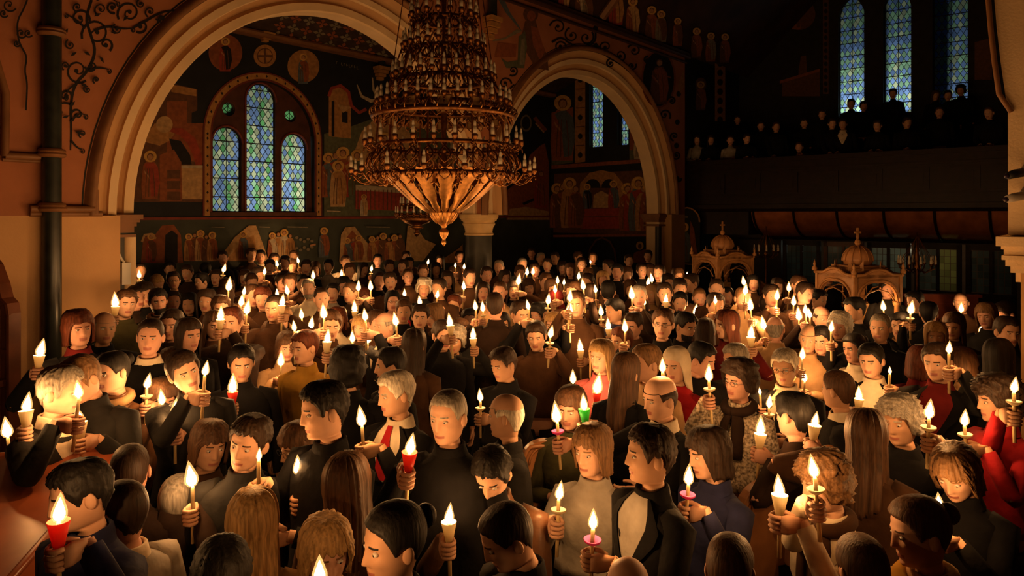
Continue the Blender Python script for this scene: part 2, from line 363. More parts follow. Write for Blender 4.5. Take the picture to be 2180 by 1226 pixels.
def lancet(root, outline, dw, dh, depth, axis, seq, bars=(), name='lancet'):
    """outline: ccw polygon in (u,z); panes become children of the lancet frame"""
    def P3(u, z, d=0.): return (u, depth+d, z) if axis == 's' else (depth+d, u, z)
    us = [p[0] for p in outline]; zs = [p[1] for p in outline]
    u0, u1, z0, z1 = min(us), max(us), min(zs), max(zs); cu = (u0+u1)/2
    m = MB(); k = len(outline)
    inn = [(cu+(p[0]-cu)*.93, p[1]) for p in outline]
    loop = outline+[outline[0]]
    m.tube([P3(u, z) for u, z in loop], .022, 5)
    fr = m.build(name, LEAD, root)
    cam_mb = MB()
    nrow = int((z1-z0)/(dh/2))+2; ncol = int((u1-u0)/dw)+3
    for r in range(nrow):
        zc = z0 + r*dh/2
        for c in range(-1, ncol):
            uc = cu + (c-ncol//2)*dw + (dw/2 if r % 2 else 0)
            g = .006
            dia = [(uc, zc-dh/2+g*1.6), (uc+dw/2-g, zc), (uc, zc+dh/2-g*1.6), (uc-dw/2+g, zc)]
            cl = clip_convex(dia, outline)
            if len(cl) < 3 or poly_area(cl) < .08*dw*dh: continue
            full = len(cl) == 4 and abs(poly_area(cl)-poly_area(dia)) < 1e-6
            mi = seq(r, c)
            if full:
                key = (round(dw, 4), round(dh, 4), axis)
                if key not in PANE_SHARED:
                    q = MB(); q.poly([((x-uc), 0, (y-zc)) if axis == 's' else (0, (x-uc), (y-zc)) for x, y in dia]); PANE_SHARED[key] = q.mesh('pane', [G_PAL[0]], False)
                o = link('pane', PANE_SHARED[key], fr, loc=P3(uc, zc))
                o.material_slots[0].link = 'OBJECT'; o.material_slots[0].material = G_PAL[mi]
            else:
                q = MB(); q.poly([P3(x, y) for x, y in cl]); q.build('pane', G_PAL[mi], fr)
    # lead cames
    step = dw
    for sgn in (1, -1):
        slope = dh/dw*sgn
        for t in np.arange(-40, 41):
            # line z = z0 + slope*(u-cu) + (t+.5)*dh
            pts = []
            cseg = clip_convex([(u0-1, z0+slope*(u0-1-cu)+(t+.5)*dh), (u1+1, z0+slope*(u1+1-cu)+(t+.5)*dh), (u1+1, z0+slope*(u1+1-cu)+(t+.5)*dh+1e-4), (u0-1, z0+slope*(u0-1-cu)+(t+.5)*dh+1e-4)], outline)
            if len(cseg) < 3: continue
            cseg.sort(); a, b = cseg[0], cseg[-1]
            if math.hypot(a[0]-b[0], a[1]-b[1]) < .03: continue
            cam_mb.tube([P3(a[0], a[1], -.004), P3(b[0], b[1], -.004)], .0055, 4)
    for zb in bars:
        cam_mb.tube([P3(u0, zb, -.012), P3(u1, zb, -.012)], .011, 5)
    cam_mb.tube([P3(cu, z0, -.012), P3(cu, z1, -.012)], .007, 4)
    c = cam_mb.build('lead_cames', LEAD, fr)
    return fr
def lancet_outline(u0, u1, z0, z1, n=10):
    c = (u0+u1)/2; a = (u1-u0)/2; zs = z1-a*1.05
    return [(u0, z0), (u1, z0)]+[(c+a*math.cos(t), zs+a*1.05*math.sin(t)) for t in np.linspace(0, math.pi, n+1)]
def rot_ccw(p):
    ar = sum(p[i][0]*p[(i+1) % len(p)][1]-p[(i+1) % len(p)][0]*p[i][1] for i in range(len(p)))
    return p if ar > 0 else p[::-1]
# window_1: triple lancet in the aisle
REDM = nmat('oxblood_paint', (.17, .035, .02), .6, var=.2); OCHRE = nmat('ochre_paint', (.45, .23, .07), .7, var=.2, scale=12)
ca = WC+.06
mb = MB()
L1 = (6.08, 6.64, WZ, 4.09); L2 = (6.73, 7.33, WZ, 4.97); L3 = (7.46, 8.02, WZ, 4.08)
def rnd_hole(u0, u1, z0, z1):
    c = (u0+u1)/2; a = (u1-u0)/2; zs = z1-a*1.05
    def f(s):
        d = abs(s-c)
        if d >= a: return None
        return (z0, zs+1.05*math.sqrt(a*a-d*d))
    return (f, [u0, c, u1])
outer = arch_hole(ca, 1.06, 1.1, 3.92, 2.5)
TRAC = nmat('dark_brown_tracery', (.085, .03, .018), .6, var=.25)
strips(mb, ca-1.06, ca+1.06, 2.5, 5.2, [rnd_hole(*L1), rnd_hole(*L2), rnd_hole(*L3), circ_hole(6.39, 4.42, .125), circ_hole(7.66, 4.43, .125)], NA+.10, NA+.22, .03, top=lambda s: max(2.5, (outer[0](s) or (0, 2.5))[1]))
win1 = mb.build('window_1', TRAC, **STR)
def sq1(r, c): return [2, 0, 2, 1, 0][(c+(r//4)) % 5] if r % 2 == 0 else [1, 3, 1, 2, 1][(c*2+(r//6)) % 5]
for L in (L1, L2, L3): lancet(win1, lancet_outline(*L), .118, .178, NA+.15, 's', sq1, bars=np.arange(L[2]+.27, L[3]-.1, .34))
for cc_, zz_ in ((6.39, 4.42), (7.66, 4.43)):
    ol = [(cc_+.125*math.cos(t), zz_+.125*math.sin(t)) for t in np.linspace(0, 2*math.pi, 16, endpoint=False)]
    lancet(win1, ol, .125, .125, NA+.15, 's', lambda r, c: 3, name='roundel')
# painted surround band of the window
def band(c, a, rise, zs, zb, r0, r1, n, mat, parent, name='painted_surround', dots=None):
    p0 = [(c-a-r0, zb)]+arcpts(c, a, rise, zs, r0)+[(c+a+r0, zb)]; p1 = [(c-a-r1, zb)]+arcpts(c, a, rise, zs, r1)+[(c+a+r1, zb)]
    m = MB(); m.loft([[(p0[i][0], n, p0[i][1]), (p0[i][0], n-.02, p0[i][1]), (p1[i][0], n-.02, p1[i][1]), (p1[i][0], n, p1[i][1])] for i in range(len(p0))], 0)
    o = m.build(name, mat, parent)
    if dots:
        mm = MB(); r = (r0+r1)/2; pp = [(c-a-r, z) for z in np.arange(zb+.1, zs, .16)]+arcpts(c, a, rise, zs, r, 9)+[(c+a+r, z) for z in np.arange(zs-.1, zb, -.16)]
        for x, z in pp: mm.poly([(x-.022, n-.022, z), (x, n-.022, z-.03), (x+.022, n-.022, z), (x, n-.022, z+.03)])
        mm.build('painted_lozenge_border', dots, parent)
    return o
band(ca, 1.06, 1.1, 3.92, 2.46, .0, .035, NA, REDM, win1); band(ca, 1.06, 1.1, 3.92, 2.46, .035, .135, NA, OCHRE, win1, dots=DARKLINE); band(ca, 1.06, 1.1, 3.92, 2.46, .135, .165, NA, REDM, win1)
mb = MB(); mb.box((ca-1.1, NA-.03, 2.46), (ca+1.1, NA+.2, 2.53)); mb.build('sill', TRAC, win1)
for L in (L1, L2, L3):
    c_, a_ = (L[0]+L[1])/2, (L[1]-L[0])/2
    m = MB(); p = lancet_outline(L[0]-.02, L[1]+.02, L[2], L[3]+.02); m.tube([(u, NA+.09, z) for u, z in p[2:]]+[(p[0][0], NA+.09, p[0][1])], .022, 6); m.build('moulding', REDM, win1)
# window_2 / window_6: lancets in the aisle end wall
def sq2(r, c): return [0, 1, 0, 1, 2][(r+c*2) % 5]
for wn, (u0, u1) in (('window_2', (10.5, 10.94)), ('window_3', (9.71, 10.05))):
    m = MB(); m.box((SE+.02, u0-.03, 4.26), (SE+.2, u1+.03, 4.31)); w = m.build(wn, TRAC, **STR)
    lancet(w, lancet_outline(u0, u1, 4.31, 6.5), .105, .17, SE+.16, 'n', sq2, bars=np.arange(4.7, 6.4, .42))
# tall gallery lancets
def sq3(r, c): return [0, 1, 2, 1, 0, 1][(c*2+r % 2+(r//6)) % 6]
for wn, (u0, u1) in (('window_4', (5.07, 5.71)), ('window_5', (3.98, 4.62)), ('window_6', (2.77, 3.51))):
    m = MB(); m.box((GW-.02, u0-.03, 5.0), (GW+.2, u1+.03, 5.06)); w = m.build(wn, TRAC, **STR)
    lancet(w, lancet_outline(u0, u1, 5.06, 8.24), .13, .215, GW+.16, 'n', sq3, bars=np.arange(5.35, 8.2, .34))
def outside(name, s, n, z, watts, col, r=.25):
    l = bpy.data.lights.new(name, 'POINT'); l.energy = watts; l.color = col; l.shadow_soft_size = r
    o = bpy.data.objects.new(name, l); COL.objects.link(o); o.location = ch2w(s, n, z); return o
outside('aisle_window_backlight', 7.7, NA+2.1, 2.8, 120, (.95, 1.0, .86)); outside('lancet_backlight', SE+2.2, 10.6, 4.6, 85, (.80, .95, 1.0)); outside('lancet_backlight', GW+1.3, 4.9, 4.7, 110, (.85, 1.0, .95))  # added, unseen point lights behind the panes, set low for a brighter foot
# ------------------------------------------------------------------ painted murals (flat print on the walls)
PAINT = {k: nmat('mural_'+k, c, .75, var=.22, scale=14) for k, c in dict(ochre=(.42, .21, .07), sand=(.50, .31, .14), red=(.33, .05, .025), rust=(.28, .085, .03), flesh=(.45, .23, .11), halo=(.62, .36, .10), blue=(.10, .13, .16), green=(.11, .12, .07), brown=(.13, .055, .025), pale=(.48, .40, .28), black=(.012, .010, .010), grey=(.22, .19, .13)).items()}
PK = list(PAINT); PM = [PAINT[k] for k in PK]
class Mural:
    def __init__(s, to3, off): s.to3 = to3; s.mb = MB(); s.k = 0; s.off = off
    def poly(s, pts, col):
        s.k += 1; d = s.off(s.k); V = [s.to3(x, y, d) for x, y in pts]; s.mb.add(V, [tuple(range(len(V)))], PK.index(col))
    def disc(s, x, y, rx, ry, col, n=18): s.poly([(x+rx*math.cos(t), y+ry*math.sin(t)) for t in np.linspace(0, 2*math.pi, n, endpoint=False)], col)
    def line(s, pts, w, col):
        P = np.array(pts, float); w = np.asarray(w, float) if not np.isscalar(w) else np.full(len(P), float(w))
        if col == 'black' and 3 <= len(P) < 20:
            for _ in range(2):
                Q = np.repeat(P, 2, 0)[1:-1].copy(); ww = np.repeat(w, 2)[1:-1].copy(); A_, B_ = P[:-1], P[1:]; Q[0::2] = .75*A_+.25*B_; Q[1::2] = .25*A_+.75*B_; ww[0::2] = .75*w[:-1]+.25*w[1:]; ww[1::2] = .25*w[:-1]+.75*w[1:]
                P = np.vstack([P[:1], Q, P[-1:]]); w = np.concatenate([w[:1], ww, w[-1:]])
        T = np.gradient(P, axis=0); T /= np.linalg.norm(T, axis=1)[:, None]+1e-9; N = np.stack([-T[:, 1], T[:, 0]], 1)
        s.k += 1; d = s.off(s.k)
        A = P+N*w[:, None]/2; B = P-N*w[:, None]/2
        s.mb.loft([[s.to3(*A[i], d), s.to3(*B[i], d)] for i in range(len(P))], PK.index(col), closed=False)
    def fig(s, x, y, h, robe='rust', cloak='blue', halo=True, lean=0.):
        """robed saint: y is the foot line, h the height, all in plane units where y points up via sign of h"""
        w = abs(h)*.17; q = lambda u, v: (x+u*w+lean*v*h, y+v*h)
        s.poly([q(-1, 0), q(-1.15, .3), q(-.9, .72), q(-.45, .82), q(.45, .82), q(.9, .70), q(1.1, .3), q(.9, 0)], robe)
        s.poly([q(.1, .05), q(-.1, .5), q(-.75, .74), q(.2, .81), q(.95, .68), q(1.2, .35), q(.8, .08)], cloak)
        s.poly([q(-.1, .48), q(-.8, .62), q(-.7, .55), q(0, .42)], 'flesh')
        for u in (-.6, -.2, .55): s.line([q(u, .05), q(u*.9, .35), q(u*.6, .65)], w*.10, 'brown')
        if halo: s.disc(*q(0, .91), w*.80, abs(h)*.125, 'halo')
        s.disc(*q(0, .905), w*.42, abs(h)*.078, 'brown'); s.disc(*q(0, .895), w*.32, abs(h)*.062, 'flesh')
    def group(s, x0, x1, y, h, n, cols=('rust', 'blue', 'ochre', 'red', 'green')):
        for i in range(n): s.fig(x0+(x1-x0)*i/max(1, n-1), y, h*(.92+.12*((i*7) % 3)/2), cols[i % len(cols)], cols[(i*2+1) % len(cols)], i % 2 == 0)
    def spiral(s, x, y, r, turns, a0, sgn, w, col='black'):
        t = np.linspace(0, 1, 26); rr = r*(1-t*.88); an = a0+sgn*turns*2*math.pi*t
        s.line(np.stack([x+rr*np.cos(an), y+rr*np.sin(an)], 1), w*(1-.55*t), col); s.disc(x+.12*r*math.cos(an[-1]), y+.12*r*math.sin(an[-1]), w*.9, w*.9, col)
    def done(s, name, parent): return s.mb.build(name, PM, parent)
def on_n(n):
    def f(px, py, d): u, z = pn(px, py, n-d); return (u, n-d, z)
    return f
def on_s(ss):
    def f(px, py, d): u, z = ps(px, py, ss-d); return (ss-d, u, z)
    return f
OFF = lambda k: .003+.0004*k
# figures are drawn in picture pixels projected on their wall: heights are negative because pixel rows grow downwards
M = Mural(on_n(NA), OFF)          # medallions over the window
M.disc(480, 112, 36, 39, 'rust', 24); M.fig(480, 152, -70, 'red', 'black'); M.disc(564, 119, 24, 24, 'ochre', 24)
M.disc(564, 119, 17, 17, 'brown', 20); M.disc(564, 119, 15, 15, 'ochre', 20); M.line([(564, 104), (564, 134)], 4, 'brown'); M.line([(549, 119), (579, 119)], 4, 'brown')
M.disc(646, 141, 34, 35, 'ochre', 24); M.fig(646, 178, -62, 'blue', 'rust')
M.done('painted_medallions', wall_aisle)
M = Mural(on_n(NA), OFF)          # annunciation house and enthroned figure, left of the window
M.poly([(283, 210), (350, 195), (355, 175), (420, 190), (420, 235), (408, 240), (408, 268), (437, 266), (437, 430), (283, 430)], 'brown')
M.poly([(300, 175), (352, 150), (352, 210), (300, 225)], 'rust'); M.poly([(355, 215), (398, 215), (398, 262), (437, 262), (437, 350), (355, 330)], 'rust'); M.poly([(365, 180), (418, 190), (418, 205), (365, 196)], 'ochre')
M.poly([(330, 262), (360, 275), (372, 285), (360, 300), (340, 310), (300, 300)], 'ochre')
M.line([(357, 275), (385, 280), (408, 300), (420, 330), (424, 352)], [6, 16, 20, 18, 14], 'red'); M.poly([(360, 295), (385, 300), (405, 330), (408, 350), (375, 350)], 'black')
M.poly([(386, 352), (437, 352), (437, 424), (386, 424)], 'sand'); M.poly([(386, 352), (437, 352), (437, 358), (386, 358)], 'pale')
M.poly([(340, 330), (370, 318), (386, 345), (388, 428), (340, 428)], 'rust')
for yy in (362, 385, 408): M.poly([(356, yy), (384, yy), (384, yy+18), (356, yy+18)], 'brown')
M.fig(320, 424, -100, 'rust', 'red'); M.disc(350, 265, 18, 18, 'sand')
M.done('painted_scene', wall_aisle)
M = Mural(on_n(NA), OFF)          # dormition scene, right of the window
M.poly([(690, 285), (745, 270), (800, 250), (850, 262), (975, 275), (980, 462), (690, 462)], 'green')
M.poly([(700, 205), (712, 185), (740, 190), (747, 215), (747, 295), (700, 290)], 'ochre'); M.poly([(706, 215), (712, 215), (712, 290), (706, 290)], 'black'); M.poly([(728, 235), (740, 238), (740, 262), (728, 260)], 'black')
M.line([(700, 205), (706, 188), (725, 182), (742, 196), (748, 225), (765, 240), (780, 232)], 7, 'red'); M.poly([(718, 222), (748, 228), (730, 240)], 'sand')
M.poly([(748, 400), (752, 330), (770, 280), (800, 250), (840, 250), (880, 290), (900, 380), (900, 400)], 'sand'); M.poly([(775, 400), (780, 330), (800, 285), (835, 285), (860, 330), (868, 400)], 'ochre')
M.group(700, 760, 420, -100, 5); M.fig(720, 440, -95, 'sand', 'ochre'); M.group(880, 975, 430, -105, 6); M.fig(818, 390, -105, 'ochre', 'pale')
M.poly([(757, 395), (880, 405), (880, 450), (757, 445)], 'red'); M.poly([(757, 393), (880, 402), (880, 412), (757, 405)], 'pale')
for xx in range(762, 880, 9): M.line([(xx, 404), (xx, 446)], 2, 'brown')
M.fig(775, 460, -45, 'pale', 'sand'); M.poly([(696, 448), (725, 449), (725, 451), (696, 450)], 'pale')
M.done('painted_scene', wall_aisle)
M = Mural(on_n(NA), OFF)          # sky beasts and inscription
M.line([(760, 180), (770, 205), (790, 215), (812, 210)], [2, 6, 8, 3], 'pale'); M.line([(793, 165), (795, 190), (800, 205)], [2, 5, 2], 'pale')
for i, xx in enumerate(np.linspace(716, 760, 9)):
    if i == 1: continue
    yb = 131+(xx-716)*.22; M.line([(xx, yb), (xx, yb+5)], 1.2, 'grey'); M.line([(xx, yb+3*(i % 3)), (xx+2.5, yb+3*(i % 3)+.6)], 1.1, 'grey')
M.done('painted_inscription', wall_aisle)
M = Mural(on_n(NA), OFF)          # lower frieze
M.poly([(300, 560), (305, 505), (330, 500), (345, 480), (370, 478), (385, 500), (390, 560)], 'rust'); M.poly([(350, 560), (352, 500), (366, 490), (378, 500), (378, 560)], 'black'); M.fig(322, 560, -62, 'red', 'brown')
M.line([(302, 515), (308, 500), (322, 498), (332, 508)], 5, 'sand')
M.group(402, 452, 556, -62, 5, ('ochre', 'rust', 'sand', 'brown'))
M.poly([(462, 556), (500, 505), (530, 480), (545, 480), (560, 520), (572, 556)], 'sand'); M.poly([(480, 556), (520, 510), (540, 500), (552, 556)], 'ochre'); M.fig(518, 552, -58, 'rust', 'blue')
M.group(580, 618, 552, -60, 4, ('rust', 'pale', 'sand', 'ochre'))
for i in range(10): M.disc(632+(i % 5)*8, 506+(i//5)*20+(i*13) % 9, 3.5, 3, 'grey')
M.fig(690, 548, -62, 'blue', 'rust'); M.line([(672, 520), (660, 523)], 4, 'flesh')
M.poly([(722, 558), (726, 500), (735, 484), (755, 482), (768, 500), (785, 520), (790, 558)], 'sand'); M.poly([(735, 556), (738, 505), (750, 490), (762, 505), (768, 556)], 'rust'); M.group(740, 764, 556, -52, 3)
M.group(792, 852, 556, -56, 6, ('rust', 'ochre', 'brown')); M.poly([(862, 556), (868, 480), (885, 482), (905, 510), (928, 520), (900, 556)], 'sand'); M.poly([(930, 560), (975, 530), (985, 520), (985, 560)], 'ochre')
for x0, x1 in ((450, 478), (552, 575), (612, 655), (780, 830)): M.line([(x0, 483), (x1, 484)], 2, 'grey')
M.done('painted_frieze', wall_aisle)
M = Mural(on_n(NA), OFF)          # hill scene in the second bay
M.poly([(1055, 465), (1060, 385), (1072, 385), (1072, 465)], 'green'); M.poly([(1078, 468), (1080, 405), (1110, 380), (1128, 330), (1150, 310), (1160, 305), (1168, 345), (1170, 468)], 'rust')
M.poly([(1080, 468), (1085, 445), (1120, 440), (1168, 450), (1170, 468)], 'sand'); M.poly([(1112, 432), (1140, 420), (1140, 426), (1115, 437)], 'black'); M.fig(1152, 442, -80, 'red', 'rust', False); M.disc(1120, 262, 12, 18, 'grey'); M.disc(1120, 262, 9, 14, 'black')
M.line([(1138, 250), (1150, 265), (1162, 278)], 8, 'rust'); M.line([(1140, 262), (1158, 282)], 3, 'sand')
for x in (1056, 1063): M.line([(x, 385), (x, 462)], 2, 'blue')
M.done('painted_scene', wall_aisle)
M = Mural(on_s(SE), OFF)          # saint panel and table scene on the end wall
M.poly([(1174, 240), (1220, 228), (1220, 303), (1174, 308)], 'rust'); M.poly([(1174, 308), (1220, 303), (1220, 346), (1174, 352)], 'green'); M.fig(1198, 342, -135, 'rust', 'blue')
M.poly([(1224, 150), (1246, 150), (1246, 344), (1224, 347)], 'ochre')
for yy in range(170, 345, 40): M.disc(1235, yy, 5, 6, 'black'); M.line([(1226, yy+20), (1245, yy+19)], 2, 'brown')
M.poly([(1340, 280), (1392, 275), (1392, 338), (1340, 341)], 'rust'); M.poly([(1340, 320), (1392, 318), (1392, 338), (1340, 341)], 'green'); M.fig(1360, 338, -60, 'pale', 'green', False)
M.poly([(1174, 352), (1392, 337), (1392, 345), (1174, 360)], 'rust')
M.poly([(1178, 495), (1180, 370), (1390, 362), (1392, 500)], 'brown')
M.poly([(1232, 440), (1235, 390), (1255, 368), (1280, 362), (1308, 368), (1326, 390), (1328, 440)], 'ochre'); M.disc(1262, 400, 17, 19, 'black'); M.disc(1297, 400, 17, 19, 'black'); M.poly([(1246, 440), (1246, 400), (1316, 400), (1316, 440)], 'brown')
M.poly([(1262, 442), (1264, 415), (1280, 406), (1297, 415), (1298, 442)], 'sand'); M.fig(1250, 448, -55, 'blue', 'black'); M.fig(1306, 448, -62, 'red', 'blue')
M.poly([(1236, 445), (1320, 443), (1320, 486), (1236, 488)], 'red'); M.line([(1236, 462), (1320, 460)], 1.5, 'brown')
M.group(1186, 1226, 485, -100, 4, ('rust', 'brown', 'ochre')); M.group(1336, 1382, 492, -108, 5, ('rust', 'red', 'blue', 'ochre'))
M.poly([(1178, 500), (1392, 498), (1392, 503), (1178, 505)], 'rust')
M.line([(1252, 560), (1256, 530), (1268, 512), (1282, 506), (1298, 514), (1308, 532), (1312, 560)], 4, 'brown'); M.disc(1362, 523, 8, 9, 'halo'); M.disc(1362, 524, 4, 5, 'brown'); M.poly([(1345, 560), (1350, 538), (1375, 530), (1385, 560)], 'rust')
M.done('painted_scene', wall_end)
# arcade spandrels: vine scrolls, angel, oval medallion
M = Mural(on_n(N0), OFF)
st = [(150, 320), (152, 270), (150, 225), (158, 180), (188, 150), (205, 110), (192, 70), (182, 40), (195, 0)]
M.line(st, [3, 5, 6, 6, 7, 6, 6, 6, 6], 'black')
for (x, y, r, tn, a0, sg) in [(166, 150, 28, 1.3, .9, 1), (205, 72, 32, 1.4, 2.8, 1), (275, 28, 26, 1.4, 2.6, 1), (165, 245, 16, 1.1, 2.2, 1), (195, 140, 14, 1.0, 3.0, -1), (225, 95, 16, 1.0, 1.0, -1), (300, 55, 16, 1., 2.2, -1), (170, 40, 22, 1.2, 0.3, -1), (140, 205, 14, 1.1, .2, -1), (240, 15, 14, 1.1, 1.2, 1)]:
    M.spiral(x, y, r, tn, a0, sg, 5)
for pts in ([(200, 65), (230, 55), (262, 62), (282, 60)], [(282, 60), (310, 45), (345, 25), (378, 22)], [(190, 150), (210, 143), (232, 148)], [(155, 225), (140, 218), (126, 222)], [(150, 260), (168, 240), (182, 245)], [(152, 300), (165, 315), (175, 318)], [(182, 60), (160, 40), (140, 30)], [(160, 180), (145, 190), (140, 205)], [(205, 0), (230, -8), (250, 5)]):
    M.line(pts, [5, 4, 2] if len(pts) == 3 else [5, 5, 4, 2], 'black')
    M.spiral(pts[-1][0], pts[-1][1]+5, 6, .8, -1.2, 1, 3)
for (x, y, r, sg) in [(215, 20, 15, 1), (250, 62, 12, -1), (320, 25, 12, 1), (150, 95, 12, -1), (140, 140, 10, 1), (186, 190, 9, -1), (128, 240, 8, 1), (176, 285, 9, 1), (300, 8, 10, -1), (345, 40, 8, 1), (205, 170, 8, 1), (165, 15, 10, 1)]:
    M.spiral(x, y, r, 1.15, 2.0*sg, sg, 4)
for (x, y, a) in [(150, 120, -.6), (178, 110, .5), (212, 120, 1.0), (235, 68, .2), (262, 45, -.8), (160, 215, 2.4), (148, 245, 2.8), (160, 280, .4), (200, 35, -.4), (330, 40, .6), (145, 60, 2.2), (172, 180, .3)]:
    M.poly([(x, y), (x+9*math.cos(a-.5), y+9*math.sin(a-.5)), (x+17*math.cos(a), y+17*math.sin(a)), (x+9*math.cos(a+.3), y+9*math.sin(a+.3))], 'black')
M.line([(58, 0), (50, 20), (36, 45), (38, 80), (45, 100), (58, 120), (52, 150), (58, 175), (57, 205), (55, 235)], 4, 'black')
for (x, y, r) in [(20, 10, 16), (45, 70, 12), (60, 70, 10), (36, 92, 8), (8, 28, 10)]: M.spiral(x, y, r, 1.1, .5, 1, 4)
M.done('painted_vine_scroll', wall_left)
M = Mural(on_n(N0), OFF)          # vine scrolls between and above the second arch
for i, (x, y, r) in enumerate([(1075, 178, 14), (1065, 205, 10), (1092, 150, 12), (1188, 58, 18), (1218, 75, 17), (1248, 80, 17), (1192, 100, 14), (1290, 100, 16), (1320, 118, 15), (1350, 108, 15), (1300, 135, 10), (1345, 140, 10), (1415, 245, 13), (1436, 290, 10), (1440, 330, 10), (1430, 215, 9), (1378, 128, 8), (1443, 380, 8)]):
    M.spiral(x, y, r, 1.2, i*1.1, 1 if i % 2 else -1, 4, 'black')
M.line([(1175, 90), (1195, 78), (1215, 95), (1240, 100), (1268, 92), (1268, 60)], 4, 'black'); M.line([(1268, 92), (1290, 120), (1320, 135), (1350, 160)], 4, 'black'); M.line([(1062, 190), (1080, 195), (1095, 180)], 3, 'black')
for x, y in ((1268, 60), (1268, 98), (1445, 200), (1442, 260), (1440, 310)): M.disc(x, y, 5, 6, 'black')
M.poly([(1455, 150), (1458, 180), (1448, 200), (1443, 180)], 'ochre')
M.done('painted_vine_scroll', wall_left)
M = Mural(on_n(N0), OFF)
M.poly([(1056, -10), (1075, 25), (1100, 55), (1112, 68), (1105, 55), (1085, 25), (1070, -10)], 'blue'); M.poly([(1048, 85), (1075, 80), (1100, 62), (1112, 66), (1100, 72), (1070, 86), (1050, 88)], 'grey')
M.poly([(1118, 45), (1140, 42), (1150, 80), (1165, 120), (1168, 150), (1140, 145), (1120, 110), (1112, 70)], 'brown'); M.poly([(1130, 55), (1145, 60), (1160, 110), (1150, 130), (1135, 95)], 'rust'); M.poly([(1104, 78), (1118, 66), (1122, 100), (1116, 145), (1078, 145), (1066, 122), (1080, 132), (1102, 128)], 'green'); M.poly([(1110, 85), (1117, 80), (1117, 138), (1106, 138)], 'grey')
M.disc(1130, 30, 16, 17, 'brown'); M.disc(1131, 34, 9, 11, 'rust'); M.poly([(1060, 90), (1100, 95), (1098, 122), (1052, 122)], 'rust')
M.done('painted_angel', wall_left)
M = Mural(on_n(N0), OFF)
M.disc(1402, 168, 37, 62, 'rust', 28); M.disc(1402, 168, 33, 58, 'black', 28); M.fig(1404, 222, -98, 'brown', 'rust', False); M.line([(1388, 160), (1398, 175)], 3, 'rust'); M.line([(1412, 160), (1428, 165)], 3, 'rust')
M.done('painted_medallion', wall_left)
# saints on the nave roof boards: drawn on the sloping plane just above the cornice
def on_roof(px, py, d):
    rs, rn = _ray(px); k = (10.4-6.45)/(8.2-4.1); v = (HY-py)/F      # plane z = 6.45 + k*(8.2-n)
    D = (6.45+k*8.2-ZC)/(v+k*rn); n = rn*D; z = ZC+v*D
    return (rs*D, n-d*.7, z-d*.7)
M = Mural(on_roof, lambda k: .01+.0006*k)
for x, y, h, a, b in [(1200, 22, 60, 'red', 'sand'), (1235, 36, 62, 'brown', 'pale'), (1250, 40, 60, 'grey', 'brown'), (1310, 52, 85, 'red', 'ochre'), (1345, 72, 78, 'rust', 'sand'), (1385, 85, 72, 'brown', 'rust'), (1405, 88, 66, 'grey', 'brown'), (1440, 95, 58, 'rust', 'brown'), (1480, 120, 62, 'brown', 'rust'), (1510, 128, 60, 'rust', 'grey'), (1540, 130, 60, 'brown', 'rust')]:
    M.fig(x, y, -h, a, b, True)
M.done('painted_saints', nave_roof)
M = Mural(on_s(GW), OFF)          # dim paintings beside the gallery windows
M.disc(1700, 30, 36, 34, 'brown', 24); M.fig(1695, 62, -58, 'rust', 'brown'); M.poly([(1665, 175), (1745, 150), (1745, 205), (1665, 205)], 'brown'); M.poly([(1700, 150), (1705, 120), (1716, 118), (1718, 160), (1700, 165)], 'brown'); M.poly([(1660, 172), (1745, 146), (1745, 152), (1660, 178)], 'rust')
M.line([(1758, 0), (1758, 200)], 12, 'brown')
for yy in range(10, 200, 14): M.disc(1758, yy, 4, 5, 'black')
M.fig(1600, 30, -60, 'rust', 'brown'); M.line([(1565, -10), (1585, 50)], 5, 'rust'); M.poly([(2075, 90), (2112, 80), (2112, 170), (2075, 170)], 'brown')
M.done('painted_scene', wall_gallery)
M = Mural(on_n(8.15), OFF)
M.line([(1533, 130), (1533, 258)], 22, 'ochre')
for yy in range(135, 258, 20): M.disc(1533, yy, 6, 7, 'black')
M.disc(1492, 180, 12, 15, 'brown'); M.fig(1492, 235, -60, 'brown', 'rust')
M.done('painted_border', wall_left)
# aisle ceiling rosettes
def on_aroof(px, py, d):
    rs, rn = _ray(px); k = (7.25-5.7)/(NA+.4-8.5); v = (HY-py)/F      # z = 7.25 - k*(n-8.5)
    D = (7.25+k*8.5-ZC)/(v+k*rn); return (rs*D, rn*D, ZC+v*D-d)
M = Mural(on_aroof, lambda k: .006+.0003*(k % 9))
for i in range(9):
    for j in range(3):
        x = 590+i*28+j*6; y = 74+i*5.2-j*20
        for a in range(4):
            t = a*math.pi/2+.3; M.poly([(x, y), (x+9*math.cos(t-.5), y+7*math.sin(t-.5)), (x+14*math.cos(t), y+10*math.sin(t)), (x+9*math.cos(t+.5), y+7*math.sin(t+.5))], 'rust' if (i+j) % 2 else 'grey')
M.done('painted_rosettes', aisle_roof)
# corbels
def corbel(mbx, s, n0_, z, w, d, hgt):
    for k, (f0, f1, e) in enumerate([(.0, .22, .45), (.26, .48, .65), (.52, .74, .85), (.78, 1., 1.)]):
        mbx.box((s-w*e, n0_-d*e, z+hgt*f0), (s+w*e, n0_, z+hgt*f1))
for nm, px, py, n_, w, d, hg in (('trim_14', 1048, 82, N0, .14, .22, .36), ('trim_15', 567, 88, NA, .12, .22, .16), ('trim_16', 812, 170, NA, .15, .22, .28)):
    s_, z_ = pn(px, py, n_-.1); m = MB(); corbel(m, s_, n_, z_, w, d, hg); o = m.build(nm, OCHRE, **STR)
    m = MB(); m.lathe([(w*.55, z_+hg), (w*.55, (6.4 if n_ == N0 else 5.85))], (s_, n_-d*.5, 0), 10); q = m.build('wall_shaft', MARBLE_DK, o); smooth_angle(q)

